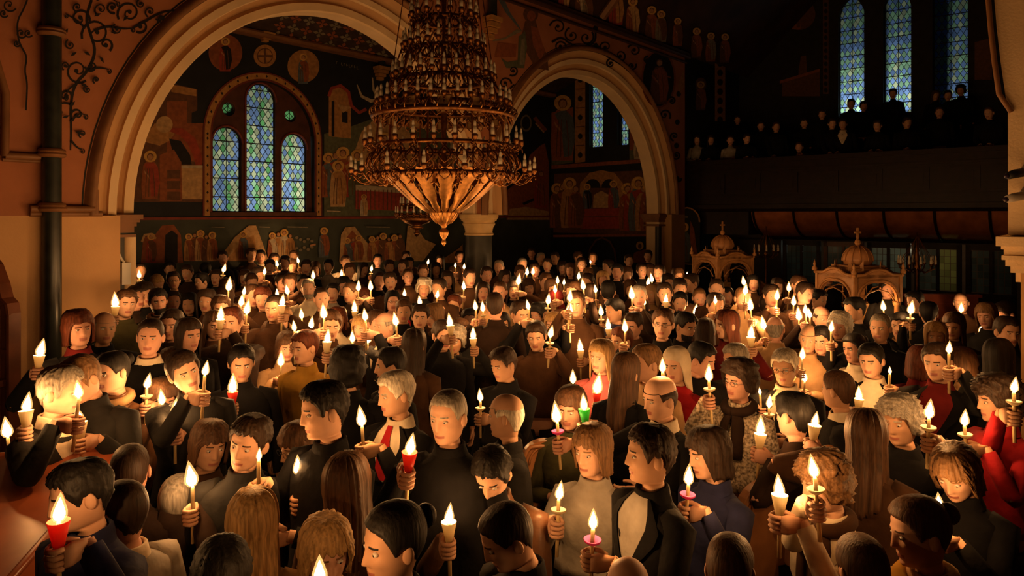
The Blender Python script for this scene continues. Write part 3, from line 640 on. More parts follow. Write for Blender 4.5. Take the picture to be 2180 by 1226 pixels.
# ------------------------------------------------------------------ gallery
mb = MB(); mb.box((GAL_S, -4, 2.62), (GAL_S+.12, 8.45, 3.74)); mb.box((GAL_S-.08, -4, 2.62), (GAL_S+.02, 8.15, 2.72)); mb.box((GAL_S-.06, -4, 3.70), (GAL_S+.2, 8.15, 3.80)); mb.box((GAL_S-.04, -4, 2.86), (GAL_S, 8.15, 2.92)); mb.box((GAL_S-.04, -4, 3.5), (GAL_S, 8.15, 3.55))
gal = mb.build('wall_gallery_front', WOOD_DK, **STR)
for k in range(14):
    m = MB(); a = 7.9-k*.86; m.box((GAL_S-.03, a-.70, 2.98), (GAL_S, a, 3.44)); m.box((GAL_S-.045, a-.60, 3.08), (GAL_S-.03, a-.10, 3.34)); m.build('panel', WOOD_DK, gal)
mb = MB()
for k, zt in enumerate((2.78, 3.18, 3.58, 3.8)): mb.box((GAL_S+.12+k*1.0, -4, 2.62), (GW if k == 3 else GAL_S+1.12+k*1.0, 8.45, zt))
mb.build('floor_gallery', WOOD_DK, **STR)
# glossy ribbed cove under the gallery
cn0, cn1 = 6.6, -1.5
prof = [(GAL_S+.02, 2.62)]+[(GAL_S+.10+1.1*math.sin(t)**1.0*0+ (1.05*(1-math.cos(t))), 2.60-.66*math.sin(t)) for t in np.linspace(0, math.pi/2, 12)]
mb = MB(); mb.loft([[(p[0], cn, p[1]) for p in prof] for cn in np.linspace(cn0, cn1, 12)], 0, closed=False)
COVE = nmat('glossy_mahogany', (.44, .15, .055), .14, var=.25, scale=4, spec=.7)
cove = mb.build('ceiling_cove', COVE, kind='structure', ch=True, smooth=True)
for k in range(9):
    m = MB(); cn = cn0-.05-k*.93; m.tube([(p[0]-.005, cn, p[1]-.01) for p in prof], .028, 6); m.build('rib', WOOD_DK, cove, smooth=True)
mb = MB(); mb.tube([(GAL_S+1.15, cn0, 1.93), (GAL_S+1.15, cn1, 1.93)], .05, 8); mb.tube([(GAL_S-.03, 8.1, 2.60), (GAL_S-.03, cn1, 2.60)], .05, 8); mb.box((GAL_S, 6.62, 2.0), (GAL_S+1.2, 8.15, 2.6)); mb.build('trim_17', WOOD_DK, **STR)
# glazed screen below
SS = GAL_S+1.2
mb = MB(); mb.box((SS+.02, -4, 1.85), (SS+.2, 8.15, 2.62)); mb.box((SS+.02, 6.3, 0), (SS+.2, 8.15, 1.9)); mb.box((SS+.02, -4, 0), (SS+.2, .6, 1.9)); mb.build('wall_screen', WOOD_DK, **STR)
DG = [glass_mat('amber_green_glass', (.46, .42, .12)), glass_mat('smoky_glass', (.12, .13, .10)), glass_mat('pale_grey_glass', (.38, .44, .36))]
REDPOST = nmat('red_door_wood', (.20, .05, .025), .3, var=.2)
for k in range(6):
    a = 6.25-k*.95; b = a-.88
    m = MB(); m.box((SS, b, 0), (SS+.06, b+.09, 1.85)); m.box((SS, a-.09, 0), (SS+.06, a, 1.85)); m.box((SS, b, 1.74), (SS+.06, a, 1.85)); m.box((SS, b, 0), (SS+.06, a, .85)); m.box((SS, (a+b)/2-.03, .85), (SS+.06, (a+b)/2+.03, 1.74))
    d = m.build('door_%d' % (k+1), REDPOST if k in (1, 5) else WOOD_DK, **STR)
    for i in range(6):
        for j in range(6):
            y0 = b+.1+i*(.68/6)+(.02 if i > 2 else 0); z0_ = .87+j*.145
            q = MB(); q.poly([(SS+.03, y0, z0_), (SS+.03, y0+.1, z0_), (SS+.03, y0+.1, z0_+.135), (SS+.03, y0, z0_+.135)])
            q.build('pane', DG[0] if (k == 3 and i < 3) else (DG[2] if k in (2, 5) else DG[1]), d)
outside('door_backlight', SS+1.1, 3.2, 1.7, 4.0, (1., .85, .55), .1); outside('door_backlight', SS+1.3, 5.4, 1.6, 2.0, (.9, .95, .75), .1)  # unseen point lights added behind the doors to make their panes glow
mb = MB(); mb.box((SS+2.2, -4, 0), (SS+2.3, 8.15, 2.62)); mb.build('wall_porch', MATS['dim_plaster'], **STR)
# angel icon in its arched panel at the foot of the right pier
m = MB(); s_ = 16.02; y0 = ps(1437, 500, s_)[0]; y1 = ps(1490, 500, s_)[0]
zt = ps(1460, 442, s_)[1]; zb = ps(1460, 562, s_)[1]; cc = (y0+y1)/2; aa = abs(y0-y1)/2
ol = lancet_outline(cc-aa, cc+aa, zb, zt)
m.add([(s_, u, z) for u, z in ol]+[(s_+.06, u, z) for u, z in ol], [tuple(range(len(ol)))]+[tuple(range(2*len(ol)-1, len(ol)-1, -1))]+[(i, (i+1) % len(ol), len(ol)+(i+1) % len(ol), len(ol)+i) for i in range(len(ol))])
icon = m.build('angel_icon', MURAL_DK, ch=True, label='tall arched icon panel with a winged angel beside the right stone pier', cat='icon')
m = MB(); m.tube([(s_-.01, u, z) for u, z in ol], .02, 6); m.build('icon_frame', OCHRE, icon)
M = Mural(on_s(s_), OFF); M.poly([(1470, 470), (1478, 490), (1484, 540), (1476, 552), (1468, 510)], 'rust'); M.fig(1455, 558, -82, 'green', 'blue'); M.line([(1455, 462), (1465, 462)], 3, 'grey'); M.done('painted_angel', icon)

# ------------------------------------------------------------------ near right pier
s_ = 5.6; e0 = [(2062, -520), (2095, -200), (2117, 0), (2122, 60), (2130, 130), (2140, 200), (2146, 240), (2146, 500)]
ed = [ps(x, y, s_) for x, y in e0]
ol = ed+[(-.9, ed[-1][1]), (-.9, ed[0][1])]
m = MB(); k = len(ol); m.add([(s_, u, z) for u, z in ol]+[(s_+.6, u, z) for u, z in ol], [tuple(range(k)), tuple(range(2*k-1, k-1, -1))]+[(i, (i+1) % k, k+(i+1) % k, k+i) for i in range(k)])
pier = m.build('wall_right_pier', STONE, **STR)
m = MB(); m.tube([(s_-.03, u+.03, z) for u, z in ed[:6]]+[(s_-.02, ed[6][0]-.02, ed[6][1])], .016, 8); m.build('hood_mould', HOOD, pier, smooth=True)
m = MB(); m.box((s_-.02, -.9, 0), (s_+.6, ps(2174, 640, s_)[0], ps(2150, 580, s_)[1])); m.build('lower_shaft', PLASTER_LOW, pier)
m = MB()
for (ya, yb, xl, e) in [(503, 523, 2124, .10), (523, 530, 2134, .07), (530, 543, 2139, .05), (543, 552, 2135, .07), (552, 566, 2142, .04), (566, 580, 2152, .02), (580, 600, 2162, 0.)]:
    u = ps(xl, ya, s_)[0]; m.box((s_-e, -.9, ps(xl, yb, s_)[1]), (s_+.6, u, ps(xl, ya, s_)[1]))
m.build('capital', STONE, pier)
# security cameras on the pier
CAMW = nmat('pale_camera_housing', (.55, .5, .45), .35, var=.05)
for px, py, nm, lb in ((2168, 370, 0, 'small security camera pointing down, upper of two on the right stone pier'), (2166, 420, 1, 'pale bullet security camera, lower of two on the right stone pier')):
    u, z = ps(px, py, s_-.12)
    root = link('security_camera', None, None, ch=False, label=lb, cat='camera'); root.rotation_euler = (0, 0, ANG)
    m = MB(); m.tube([(s_-.005, u-.03, z+.06), (s_-.06, u-.03, z+.06), (s_-.10, u-.02, z+.03)], .010, 6); m.lathe([(.03, 0), (.03, .012)], (s_-.012, u-.03, z+.03), 10); m.build('bracket', CAMW, root)
    m = MB(); m.tube([(s_-.05, u-.06, z+.018), (s_-.13, u+.02, z), (s_-.16, u+.05, z-.012)], [.028, .028, .024], 12); m.build('housing', BLACK if nm == 0 else CAMW, root, smooth=True)
    m = MB(); m.ball((s_-.165, u+.055, z-.014), .017); m.build('lens', nmat('lens_glass', (.03, .02, .04), .1, var=0), root, smooth=True)
# ------------------------------------------------------------------ great chandelier
def thing(name, label, cat, loc=(0, 0, 0), rz=0., group=None): return link(name, None, None, loc=loc, rz=rz, label=label, cat=cat, group=group)
CHD = 6.8
base = px2w(945, 455, CHD)
chand = thing('chandelier', 'huge tiered gilt brass chandelier with rings of unlit white candle lamps', 'chandelier', base)
def ring_torus(r, z, t, seg=64, n=6, h=None):
    m = MB(); rr = []
    for a in np.linspace(0, 2*math.pi, seg, endpoint=False):
        rr.append([((r+t*math.cos(b))*math.cos(a), (r+t*math.cos(b))*math.sin(a), z+(h or t)*math.sin(b)) for b in np.linspace(0, 2*math.pi, n, endpoint=False)])
    rr.append(rr[0]); m.loft(rr, 0, False, False); return m
# lamp kit shared by every arm
m = MB(); m.lathe([(.0155, .0), (.017, .02), (.016, .055), (.010, .058), (.0125, .075), (.010, .10), (.002, .118)], (0, 0, 0), 8); SLEEVE_ME = m.mesh('candle_sleeve', [SLEEVE])
def arm_mesh(L, drop):
    m = MB(); p = []
    for t in np.linspace(0, 1, 9): p.append((-L*(1-t), 0, -drop*math.sin(t*math.pi)*1.0-.045+.0*t))
    m.tube(p, .007, 6); 
    sp = [(-L*.35+.03*math.cos(a)*(1-a/9), 0, -drop*.3-.045+.03*math.sin(a)*(1-a/9)) for a in np.linspace(0, 7, 14)]
    m.tube(sp, .005, 5)
    m.lathe([(.004, -.055), (.014, -.05), (.024, -.032), (.030, -.012), (.026, -.006), (.012, 0)], (0, 0, 0), 10)
    m.ball((0, 0, -.07), .010, 6, 4); m.ball((.012, 0, -.095), (.008, .008, .016), 6, 4)
    return m.mesh('candle_arm', [GOLD_DK])
ARM_S = arm_mesh(.10, .05); ARM_L = arm_mesh(.22, .10)
TIERS = [(2.62, .20, 12), (2.26, .27, 14), (1.92, .32, 18), (1.63, .39, 24), (1.34, .49, 28), (1.08, .64, 34), (.70, .75, 26), (.43, .875, 16)]
for ti, (z, r, n) in enumerate(TIERS):
    big = ti == len(TIERS)-1
    rin = r-(.2 if big else .085)
    ring_torus(rin, z-.06, .012, 72, 6, .022).build('ring', GOLD_DK, chand, smooth=True)
    for k in range(n):
        a = 2*math.pi*(k+.5*(ti % 2))/n+.1
        o = link('candle_arm', ARM_L if big else ARM_S, chand, loc=(r*math.cos(a), r*math.sin(a), z), rz=a)
        link('candle_sleeve', SLEEVE_ME, o)
    # beaded drops hanging below each ring
    m = MB()
    for k in range(n*2):
        a = 2*math.pi*k/(n*2); m.tube([(rin*math.cos(a), rin*math.sin(a), z-.075), (rin*math.cos(a), rin*math.sin(a), z-.12)], [.004, .011], 5)
    q = m.build('pendants', GOLD_DK, chand, smooth=True); q['kind'] = 'stuff'
# openwork friezes with scrolled leaves between tiers
def frieze(z0, z1, r0, r1, n, name, mt=GOLD_DK):
    m = MB()
    for k in range(n):
        a = 2*math.pi*k/n
        for sgn in (1, -1):
            pts = []
            for t in np.linspace(0, 1, 11):
                an = a+sgn*(.42*math.sin(t*4.4))*(math.pi/n)*1.6; rr = r0+(r1-r0)*t+.018*math.sin(t*6.3); pts.append((rr*math.cos(an), rr*math.sin(an), z0+(z1-z0)*t))
            m.tube(pts, [.010-.005*abs(2*t-1) for t in np.linspace(0, 1, 11)], 5)
        m.ball(((r0+r1)/2*math.cos(a), (r0+r1)/2*math.sin(a), (z0+z1)/2), (.016, .016, .024), 6, 4)
    return m.build(name, mt, chand, smooth=True)
frieze(1.42, 1.63, .40, .31, 20, 'openwork_frieze'); frieze(1.14, 1.36, .55, .40, 24, 'openwork_frieze'); frieze(.86, 1.02, .66, .56, 36, 'openwork_frieze'); frieze(.44, .66, .74, .66, 30, 'openwork_frieze'); frieze(.30, .44, .70, .72, 30, 'openwork_frieze'); frieze(1.70, 1.90, .34, .26, 16, 'openwork_frieze'); frieze(2.0, 2.25, .28, .2, 14, 'openwork_frieze')
ring_torus(.68, .93, .02, 72, 6, .03).build('crown_ring', GOLD_DK, chand, smooth=True)
for k in range(44):     # curled leaves around the crown ring
    a = 2*math.pi*k/44; m = MB() if k == 0 else m
    pts = [((.66+.05*math.sin(t*2.2))*math.cos(a+t*.03), (.66+.05*math.sin(t*2.2))*math.sin(a+t*.03), .90+.11*t-.02*t*t) for t in np.linspace(0, 1.6, 8)]
    m.tube(pts, np.linspace(.009, .004, 8), 5)
m.build('curled_leaves', GOLD, chand, smooth=True)
for k in range(12):     # icon plaques on the crown
    a = 2*math.pi*(k+.2)/12; m = MB(); m.box((-.055, -.006, -.075), (.055, .006, .075)); q = m.build('icon_plaque', nmat('plaque_enamel', (.55, .33, .14), .4, var=.2, scale=20), chand, loc=(.60*math.cos(a), .60*math.sin(a), .97), rz=a+math.pi/2)
    m = MB(); m.box((-.065, -.009, -.085), (.065, -.003, -.075)); m.box((-.065, -.009, .075), (.065, -.003, .085)); m.box((-.065, -.009, -.075), (-.055, -.003, .075)); m.box((.055, -.009, -.075), (.065, -.003, .075)); m.box((-.008, -.006, .085), (.008, .002, .14)); m.box((-.022, -.006, .105), (.022, .002, .118)); m.build('plaque_frame', GOLD, q)
# inverted basket of gilt straps
for k in range(16):
    a = 2*math.pi*(k+.35)/16; m = MB(); L = []
    for t in np.linspace(0, 1, 13):
        r = .60*(1-t)**1.0*.77+.14; z = .40*(1-t)**1.25+.02; w = .066*(1-t)+.012+.016*math.sin(t*9)**2
        if t < .12: w *= .5+4*t
        L.append([(r, -w, z), (r+.012, 0, z-.012), (r, w, z), (r-.004, 0, z+.004)])
    m.loft(L, 0)
    o = m.build('gilt_strap', GOLD, chand, rz=a); smooth_angle(o, 60)
    m = MB()
    for sg in (1, -1):
        m.tube([(.56+.02*math.cos(b), sg*(.055+.05*math.sin(b/2)), .34+.07*math.sin(b)) for b in np.linspace(0, 5, 12)], .009, 5); m.tube([(.40, sg*.03, .25), (.42, sg*.085, .27), (.38, sg*.10, .23), (.34, sg*.07, .19)], .008, 5)
    m.build('scroll_leaf', GOLD, o, smooth=True)
ring_torus(.56, .375, .012).build('basket_rim', GOLD, chand, smooth=True)
m = MB(); m.lathe([(.05, .06), (.135, .03), (.145, .015), (.14, .0), (.115, -.04), (.075, -.085), (.04, -.105), (.03, -.12)], (0, 0, 0), 28); m.build('bowl', GOLD, chand, smooth=True)
m = MB()
for k in range(20): a = 2*math.pi*k/20; m.tube([(.142*math.cos(a), .142*math.sin(a), .01), (.118*math.cos(a), .118*math.sin(a), -.04), (.07*math.cos(a), .07*math.sin(a), -.092)], .006, 5)
m.build('gadroon', GOLD, chand, smooth=True)
m = MB(); m.lathe([(.03, -.10), (.034, -.115), (.022, -.13), (.02, -.145), (.045, -.16), (.048, -.18), (.04, -.21), (.02, -.235), (.014, -.25), (.024, -.27), (.02, -.29), (.004, -.315)], (0, 0, 0), 18); m.build('finial', GOLD, chand, smooth=True)
m = MB(); m.lathe([(.02, 0), (.03, .2), (.018, .3), (.045, .45), (.018, .6), (.03, .9), (.018, 1.2), (.04, 1.4), (.015, 1.7), (.03, 2.2), (.015, 2.8), (.012, 5.6)], (0, 0, 0), 12); m.build('stem', GOLD_DK, chand, smooth=True)
for k in range(8):
    a = 2*math.pi*(k+.3)/8; m = MB(); m.tube([(.50*math.cos(a), .50*math.sin(a), 1.28), (.24*math.cos(a), .24*math.sin(a), 3.1), (.02*math.cos(a), .02*math.sin(a), 4.6)], .005, 5); m.build('suspension_rod', GOLD_DK, chand)
for k in range(10):
    a = 2*math.pi*(k+.3)/10; m = MB(); m.tube([(.62*math.cos(a), .62*math.sin(a), .95), (.40*math.cos(a), .40*math.sin(a), 1.58)], .008, 5); m.tube([(.66*math.cos(a), .66*math.sin(a), .38), (.62*math.cos(a), .62*math.sin(a), .95)], .009, 5); m.build('stay', GOLD_DK, chand)

# smaller chandelier hanging farther down the nave
c2 = px2w(887, 455, 12.2)
ch2 = thing('chandelier', 'smaller gilt chandelier hanging farther back, left of the great chandelier finial', 'chandelier', c2)
for z, r, n in ((.02, .36, 20), (.18, .28, 16), (.36, .2, 12)):
    ring_torus(r-.03, z-.05, .014, 40, 5, .03).build('ring', GOLD_DK, ch2, smooth=True)
    for k in range(n):
        a = 2*math.pi*k/n; o = link('candle_arm', ARM_S, ch2, loc=(r*math.cos(a), r*math.sin(a), z), rz=a); link('candle_sleeve', SLEEVE_ME, o)
m = MB(); m.lathe([(.33, -.06), (.2, -.16), (.1, -.19), (.09, -.21), (.13, -.235), (.1, -.26), (.04, -.28), (.03, -.31), (.06, -.33), (.05, -.36), (.01, -.40)], (0, 0, 0), 20); m.build('bowl', GOLD_DK, ch2, smooth=True)
m = MB(); m.lathe([(.012, 0), (.012, 7.0)], (0, 0, 0), 8); m.build('stem', GOLD_DK, ch2)

# ------------------------------------------------------------------ standing candelabra by the doors
def candelabrum(px, py, D, R, n, label):
    c = px2w(px, py, D); z0 = c.z
    t = thing('candelabrum', label, 'candelabrum', (c.x, c.y, 0))
    m = MB(); m.lathe([(.2, 0), (.2, .03), (.06, .08), (.025, .12), (.02, .6), (.035, .7), (.018, .8), (.018, z0-.1), (.04, z0-.06), (.02, z0), (.03, z0+.12), (.01, z0+.2), (.006, z0+.45)], (0, 0, 0), 12); m.build('stem', GOLD_DK, t, smooth=True)
    for k in range(n):
        a = 2*math.pi*k/n
        m = MB(); m.tube([(.02*math.cos(a), .02*math.sin(a), z0-.05), (R*.5*math.cos(a), R*.5*math.sin(a), z0-.12), (R*.95*math.cos(a), R*.95*math.sin(a), z0-.06), (R*math.cos(a), R*math.sin(a), z0)], .008, 6); m.lathe([(.006, -.02), (.022, -.005), (.024, .01), (.01, .012)], (R*math.cos(a), R*math.sin(a), z0), 8); o = m.build('branch', GOLD_DK, t, smooth=True)
        link('candle_sleeve', SLEEVE_ME, o, loc=(R*math.cos(a), R*math.sin(a), z0+.01))
        m = MB(); m.tube([(R*math.cos(a), R*math.sin(a), z0), (.01, 0, z0+.4)], .004, 4); m.build('chain', GOLD_DK, t)
candelabrum(1631, 535, 12.6, .21, 10, 'tall brass candelabrum with pale candle sleeves, left of the glazed doors')
candelabrum(1952, 562, 10.0, .23, 10, 'tall brass candelabrum with pale candle sleeves, in front of the right doors')

# ------------------------------------------------------------------ domed wooden canopies
def canopy(px, D, ztop_body, yaw, label):
    c = px2w(px, 455, D)
    t = thing('domed_canopy', label, 'canopy', (c.x, c.y, 0), yaw)
    W = .31; zb = ztop_body
    for sx in (-1, 1):
        for sy in (-1, 1):
            m = MB(); m.lathe([(.04, 0), (.04, .9), (.05, .92), (.032, .96), (.030, zb-.42), (.045, zb-.40), (.05, zb-.36)], (sx*W, sy*W, 0), 12); m.build('post', WOOD_MID, t, smooth=True)
            m = MB(); m.lathe([(.03, zb-.01), (.035, zb+.02), (.012, zb+.05), (.02, zb+.07), (.002, zb+.13)], (sx*(W+.05), sy*(W+.05), 0), 10); m.build('corner_finial', WOOD_MID, t, smooth=True)
    m = MB(); m.box((-W-.05, -W-.05, 0), (W+.05, W+.05, .9)); m.build('base_cabinet', WOOD_MID, t)
    for k in range(4):      # arched sides with pediment
        m = MB(); a = W-.02; zs = zb-.36
        def topf(x): return zb-.02+.05*max(0, 1-abs(x)/.20)
        hole = arch_hole(0, a, a*.8, zs, zs-.001)
        strips(m, -W-.05, W+.05, zs, zb, [hole], -.02, .02, .05, top=topf)
        q = m.build('arched_side', WOOD_MID, t); q.rotation_euler = (0, 0, k*math.pi/2); v = Vector((0, W+.02, 0)); v.rotate(Matrix.Rotation(k*math.pi/2, 3, 'Z')); q.location = v
        m = MB(); pts = arcpts(0, a-.005, a*.8, zs, .03, 8); m.tube([(x, .025, z) for x, z in pts], .016, 6); m.tube([(-W-.06, .02, zb-.03), (-.2, .02, zb-.02), (-.1, .02, zb+.03), (0, .02, zb+.045), (.1, .02, zb+.03), (.2, .02, zb-.02), (W+.06, .02, zb-.03)], .02, 6)
        m.tube([(-a*.8, .02, zs+.02), (-a*.5, .025, zs+.12), (0, .025, zs+.16), (a*.5, .025, zs+.12), (a*.8, .02, zs+.02)], .009, 5); m.build('carved_arch', WOOD_MID, q, smooth=True)
    m = MB(); m.box((-W-.04, -W-.04, zb-.06), (W+.04, W+.04, zb-.02)); m.box((-.24, -.24, zb-.02), (.24, .24, zb+.05)); m.box((-.22, -.22, zb+.05), (.22, .22, zb+.08)); m.build('roof_slab', WOOD_MID, t)
    for k in range(4):
        a = math.pi/4+k*math.pi/2; m = MB(); m.add([(-.09, -.015, 0), (.09, -.015, 0), (.09, .015, 0), (-.09, .015, 0), (.085, 0, .13), (.03, 0, .05), (-.03, 0, .05), (-.085, 0, .13)], [(0,1,2,3),(0,1,4,5),(0,5,6),(0,6,7),(2,3,7,6),(2,6,5),(2,5,4),(1,2,4),(0,7,3)])
        m.build('acroterion', WOOD_MID, t, loc=(.26*math.cos(a), .26*math.sin(a), zb+.02), rz=a+math.pi/2)
    m = MB(); m.lathe([(.165, zb+.07), (.165, zb+.11)]+[(.178*math.cos(x)+.004, zb+.13+.19*math.sin(x)) for x in np.linspace(0, 1.5, 10)], (0, 0, 0), 24); d = m.build('dome', nmat('pale_carved_dome', (.40, .19, .08), .5, var=.15, scale=14), t, smooth=True)
    m = MB()
    for k in range(12): a = 2*math.pi*k/12; m.tube([((.184*math.cos(x)+.004)*math.cos(a), (.184*math.cos(x)+.004)*math.sin(a), zb+.13+.195*math.sin(x)) for x in np.linspace(0, 1.45, 8)], .006, 5)
    m.build('dome_rib', WOOD_MID, d, smooth=True)
    zt = zb+.31; m = MB(); m.lathe([(.03, zt), (.025, zt+.02), (.04, zt+.05), (.03, zt+.08), (.01, zt+.10)], (0, 0, 0), 10); m.box((-.012, -.008, zt+.09), (.012, .008, zt+.24)); m.box((-.045, -.008, zt+.17), (.045, .008, zt+.192)); m.build('cross', WOOD_MID, t)
    m = MB(); m.box((-.2, -.02, 1.0), (.2, .02, 1.05)); m.box((-.16, -.015, 1.05), (.16, .015, 1.35)); m.build('icon_board', nmat('icon_gilt_board', (.3, .16, .05), .4, var=.3, scale=20), t)
    # little hanging oil lamps inside
    m = MB()
    for k in range(5):
        x = -.18+.09*k; z = zb-.42+.05*((k*3) % 3); m.lathe([(.008, -.04), (.02, -.02), (.018, .01), (.022, .015)], (x, .05, z), 8); m.tube([(x, .05, z+.015), (x, .05, zb-.06)], .003, 4)
    m.build('oil_lamps', GOLD, t, smooth=True)
    return t
canopy(1538, 11.8, 1.82, .35, 'carved wooden canopy with dome and cross, farther one beside the right pier')
canopy(1826, 9.0, 1.77, .25, 'carved wooden canopy with dome and cross, nearer one before the glazed doors')
# carved stall backs between the canopies
p0 = px2w(1590, 596, 11.5)
for k in range(3):
    c = px2w(1612+k*52, 597+k*4, 11.3-k*.45)
    t = thing('carved_bench', ['carved wooden stall back just right of the farther domed canopy', 'carved wooden stall back between the two domed canopies', 'carved wooden stall back just left of the nearer domed canopy'][k], 'bench', (c.x, c.y, 0), .3)
    m = MB(); strips(m, -.16, .16, .0, c.z, [], -.03, .03, .04, top=lambda x: c.z-.10*(abs(x)/.16)**1.5); m.build('back_panel', WOOD_MID, t)
    m = MB(); m.tube([(x, -.035, c.z-.10*(abs(x)/.16)**1.5) for x in np.linspace(-.16, .16, 9)], .018, 6); m.tube([(.07*math.cos(a), -.035, c.z-.17+.05*math.sin(a)) for a in np.linspace(0, 6.28, 13)], .010, 5); m.ball((0, 0, c.z+.03), (.03, .02, .035), 8, 5); m.build('carving', WOOD_MID, t, smooth=True)
    m = MB(); m.box((-.15, -.34, .42), (.15, -.03, .46)); m.build('seat', WOOD_MID, t)

# ------------------------------------------------------------------ pews, desk, stall
def pew(px, py, D, yaw, wid, label, panel=False):
    c = px2w(px, py, D); zt = c.z
    t = thing('pew', label, 'pew', (c.x, c.y, 0), yaw)
    m = MB(); a = wid/2
    ol = [(-a, 0), (a, 0)]+[(a*math.cos(x), zt-a*.8+a*.8*math.sin(x)) for x in np.linspace(0, math.pi, 13)]
    k = len(ol); m.add([(u, -.03, z) for u, z in ol]+[(u, .03, z) for u, z in ol], [tuple(range(k)), tuple(range(2*k-1, k-1, -1))]+[(i, (i+1) % k, k+(i+1) % k, k+i) for i in range(k)]); m.build('pew_end', WOOD_PEW, t)
    m = MB(); m.tube([(u*.93, -.034, min(z, zt-.03)) for u, z in ol[1:]], .014, 6); m.tube([(u*.72, -.034, z*.97) for u, z in ol[1:]], .008, 6); m.build('moulding', WOOD_PEW, t, smooth=True)
    L = .9
    m = MB(); m.box((-a*.5, .03, .50), (-a*.5+.03, L, zt-.28)); m.build('backrest', WOOD_PEW, t)
    m = MB(); m.box((-a*.5, .03, .42), (a, L, .46)); m.build('seat', WOOD_PEW, t)
    return t
pew(1158, 935, 4.3, math.radians(8), .27, 'honey-brown wooden pew end with rounded top behind the beige coat')
pew(1634, 1020, 3.85, math.radians(20), .38, 'honey-brown wooden pew end with moulded panel right of the navy jacket')
pew(1768, 950, 4.3, math.radians(15), .30, 'rounded wooden pew end rising behind the cream coat')
# sloping reddish desk at lower left
c = Vector((0, 0, 0))
t = thing('choir_desk', 'broad sloping red-brown wooden desk top at the lower left', 'desk', (-2.35, 3.0, 0), math.radians(8))
m = MB(); prof = [(-1.15, .98), (-1.15, 1.02), (.62, 1.27), (.62, 1.23)]
m.add([(x, y, z) for x in (-1.1, .40) for y, z in prof], [(0,1,2,3),(7,6,5,4),(0,4,5,1),(1,5,6,2),(2,6,7,3),(3,7,4,0)]); m.build('desk_top', WOOD_RED, t)
m = MB(); m.tube([(-1.1, .63, 1.26), (.40, .63, 1.26)], .022, 8); m.tube([(.40, .62, 1.26), (.40, -1.15, 1.01)], .018, 8); m.build('edge_moulding', WOOD_RED, t, smooth=True)
for x in (-1.05, .32):
    m = MB(); m.add([(x, -1.05, 0), (x, .55, 0), (x, .55, 1.235), (x, -1.05, 1.0), (x+.05, -1.05, 0), (x+.05, .55, 0), (x+.05, .55, 1.235), (x+.05, -1.05, 1.0)], [(0,1,2,3),(7,6,5,4),(0,4,5,1),(1,5,6,2),(2,6,7,3),(3,7,4,0)]); m.build('side_panel', WOOD_RED, t)
# high-backed stall at the left edge
c = px2w(22, 560, 5.6)
t = thing('stall', 'tall dark wooden stall with curved shoulder and turned post at left edge', 'stall', (c.x-.12, c.y, 0), math.radians(-20))
WST = nmat('dark_red_stall_wood', (.13, .04, .018), .35, var=.25, scale=7)
m = MB(); ol = [(-.5, 0), (.22, 0), (.22, 1.72), (.20, 1.80), (.14, 1.84), (.10, 1.95), (.02, 2.10), (-.1, 2.2), (-.3, 2.24), (-.5, 2.24)]
k = len(ol); m.add([(u, -.03, z) for u, z in ol]+[(u, .05, z) for u, z in ol], [tuple(range(k)), tuple(range(2*k-1, k-1, -1))]+[(i, (i+1) % k, k+(i+1) % k, k+i) for i in range(k)]); m.build('back_panel', WST, t)
m = MB(); m.tube([(u*.96, -.04, z-.01) for u, z in ol[1:]], .018, 6); m.tube([(.10, -.035, 0), (.10, -.035, 1.75)], .012, 6); m.box((-.5, -.05, 1.40), (.22, -.03, 1.44)); m.build('moulding', WST, t, smooth=False)
m = MB(); m.box((-.02, -.42, 1.16), (.20, -.03, 1.21)); m.build('armrest', WST, t)
m = MB(); m.lathe([(.03, 0), (.03, .6), (.02, .63), (.035, .7), (.02, .8), (.03, 1.0), (.022, 1.1), (.04, 1.16)], (.10, -.36, 0), 12); m.build('turned_post', WOOD_MID, t, smooth=True)
m = MB(); m.lathe([(.02, 1.21), (.035, 1.23), (.045, 1.27), (.035, 1.31), (.01, 1.33)], (.10, -.36, 0), 12); m.build('knob', WOOD_MID, t, smooth=True)
m = MB(); m.box((-.5, -.5, .42), (.2, -.03, .47)); m.build('seat', WST, t)
# wood panelling behind the right crowd
c = px2w(2005, 632, 9.4)
t = thing('panelled_partition', 'low red-brown panelled partition in front of the right doors', 'partition', (c.x, c.y, 0), math.radians(-8))
m = MB(); m.box((-.45, 0, 0), (.45, .05, c.z)); m.build('board', REDPOST, t)
for x in (-.42, -.13, .16):
    m = MB(); m.box((x, -.015, .2), (x+.26, 0, c.z-.08)); m.build('panel', REDPOST, t)
m = MB(); m.box((-.48, -.04, c.z), (.48, .08, c.z+.04)); m.build('rail', REDPOST, t)
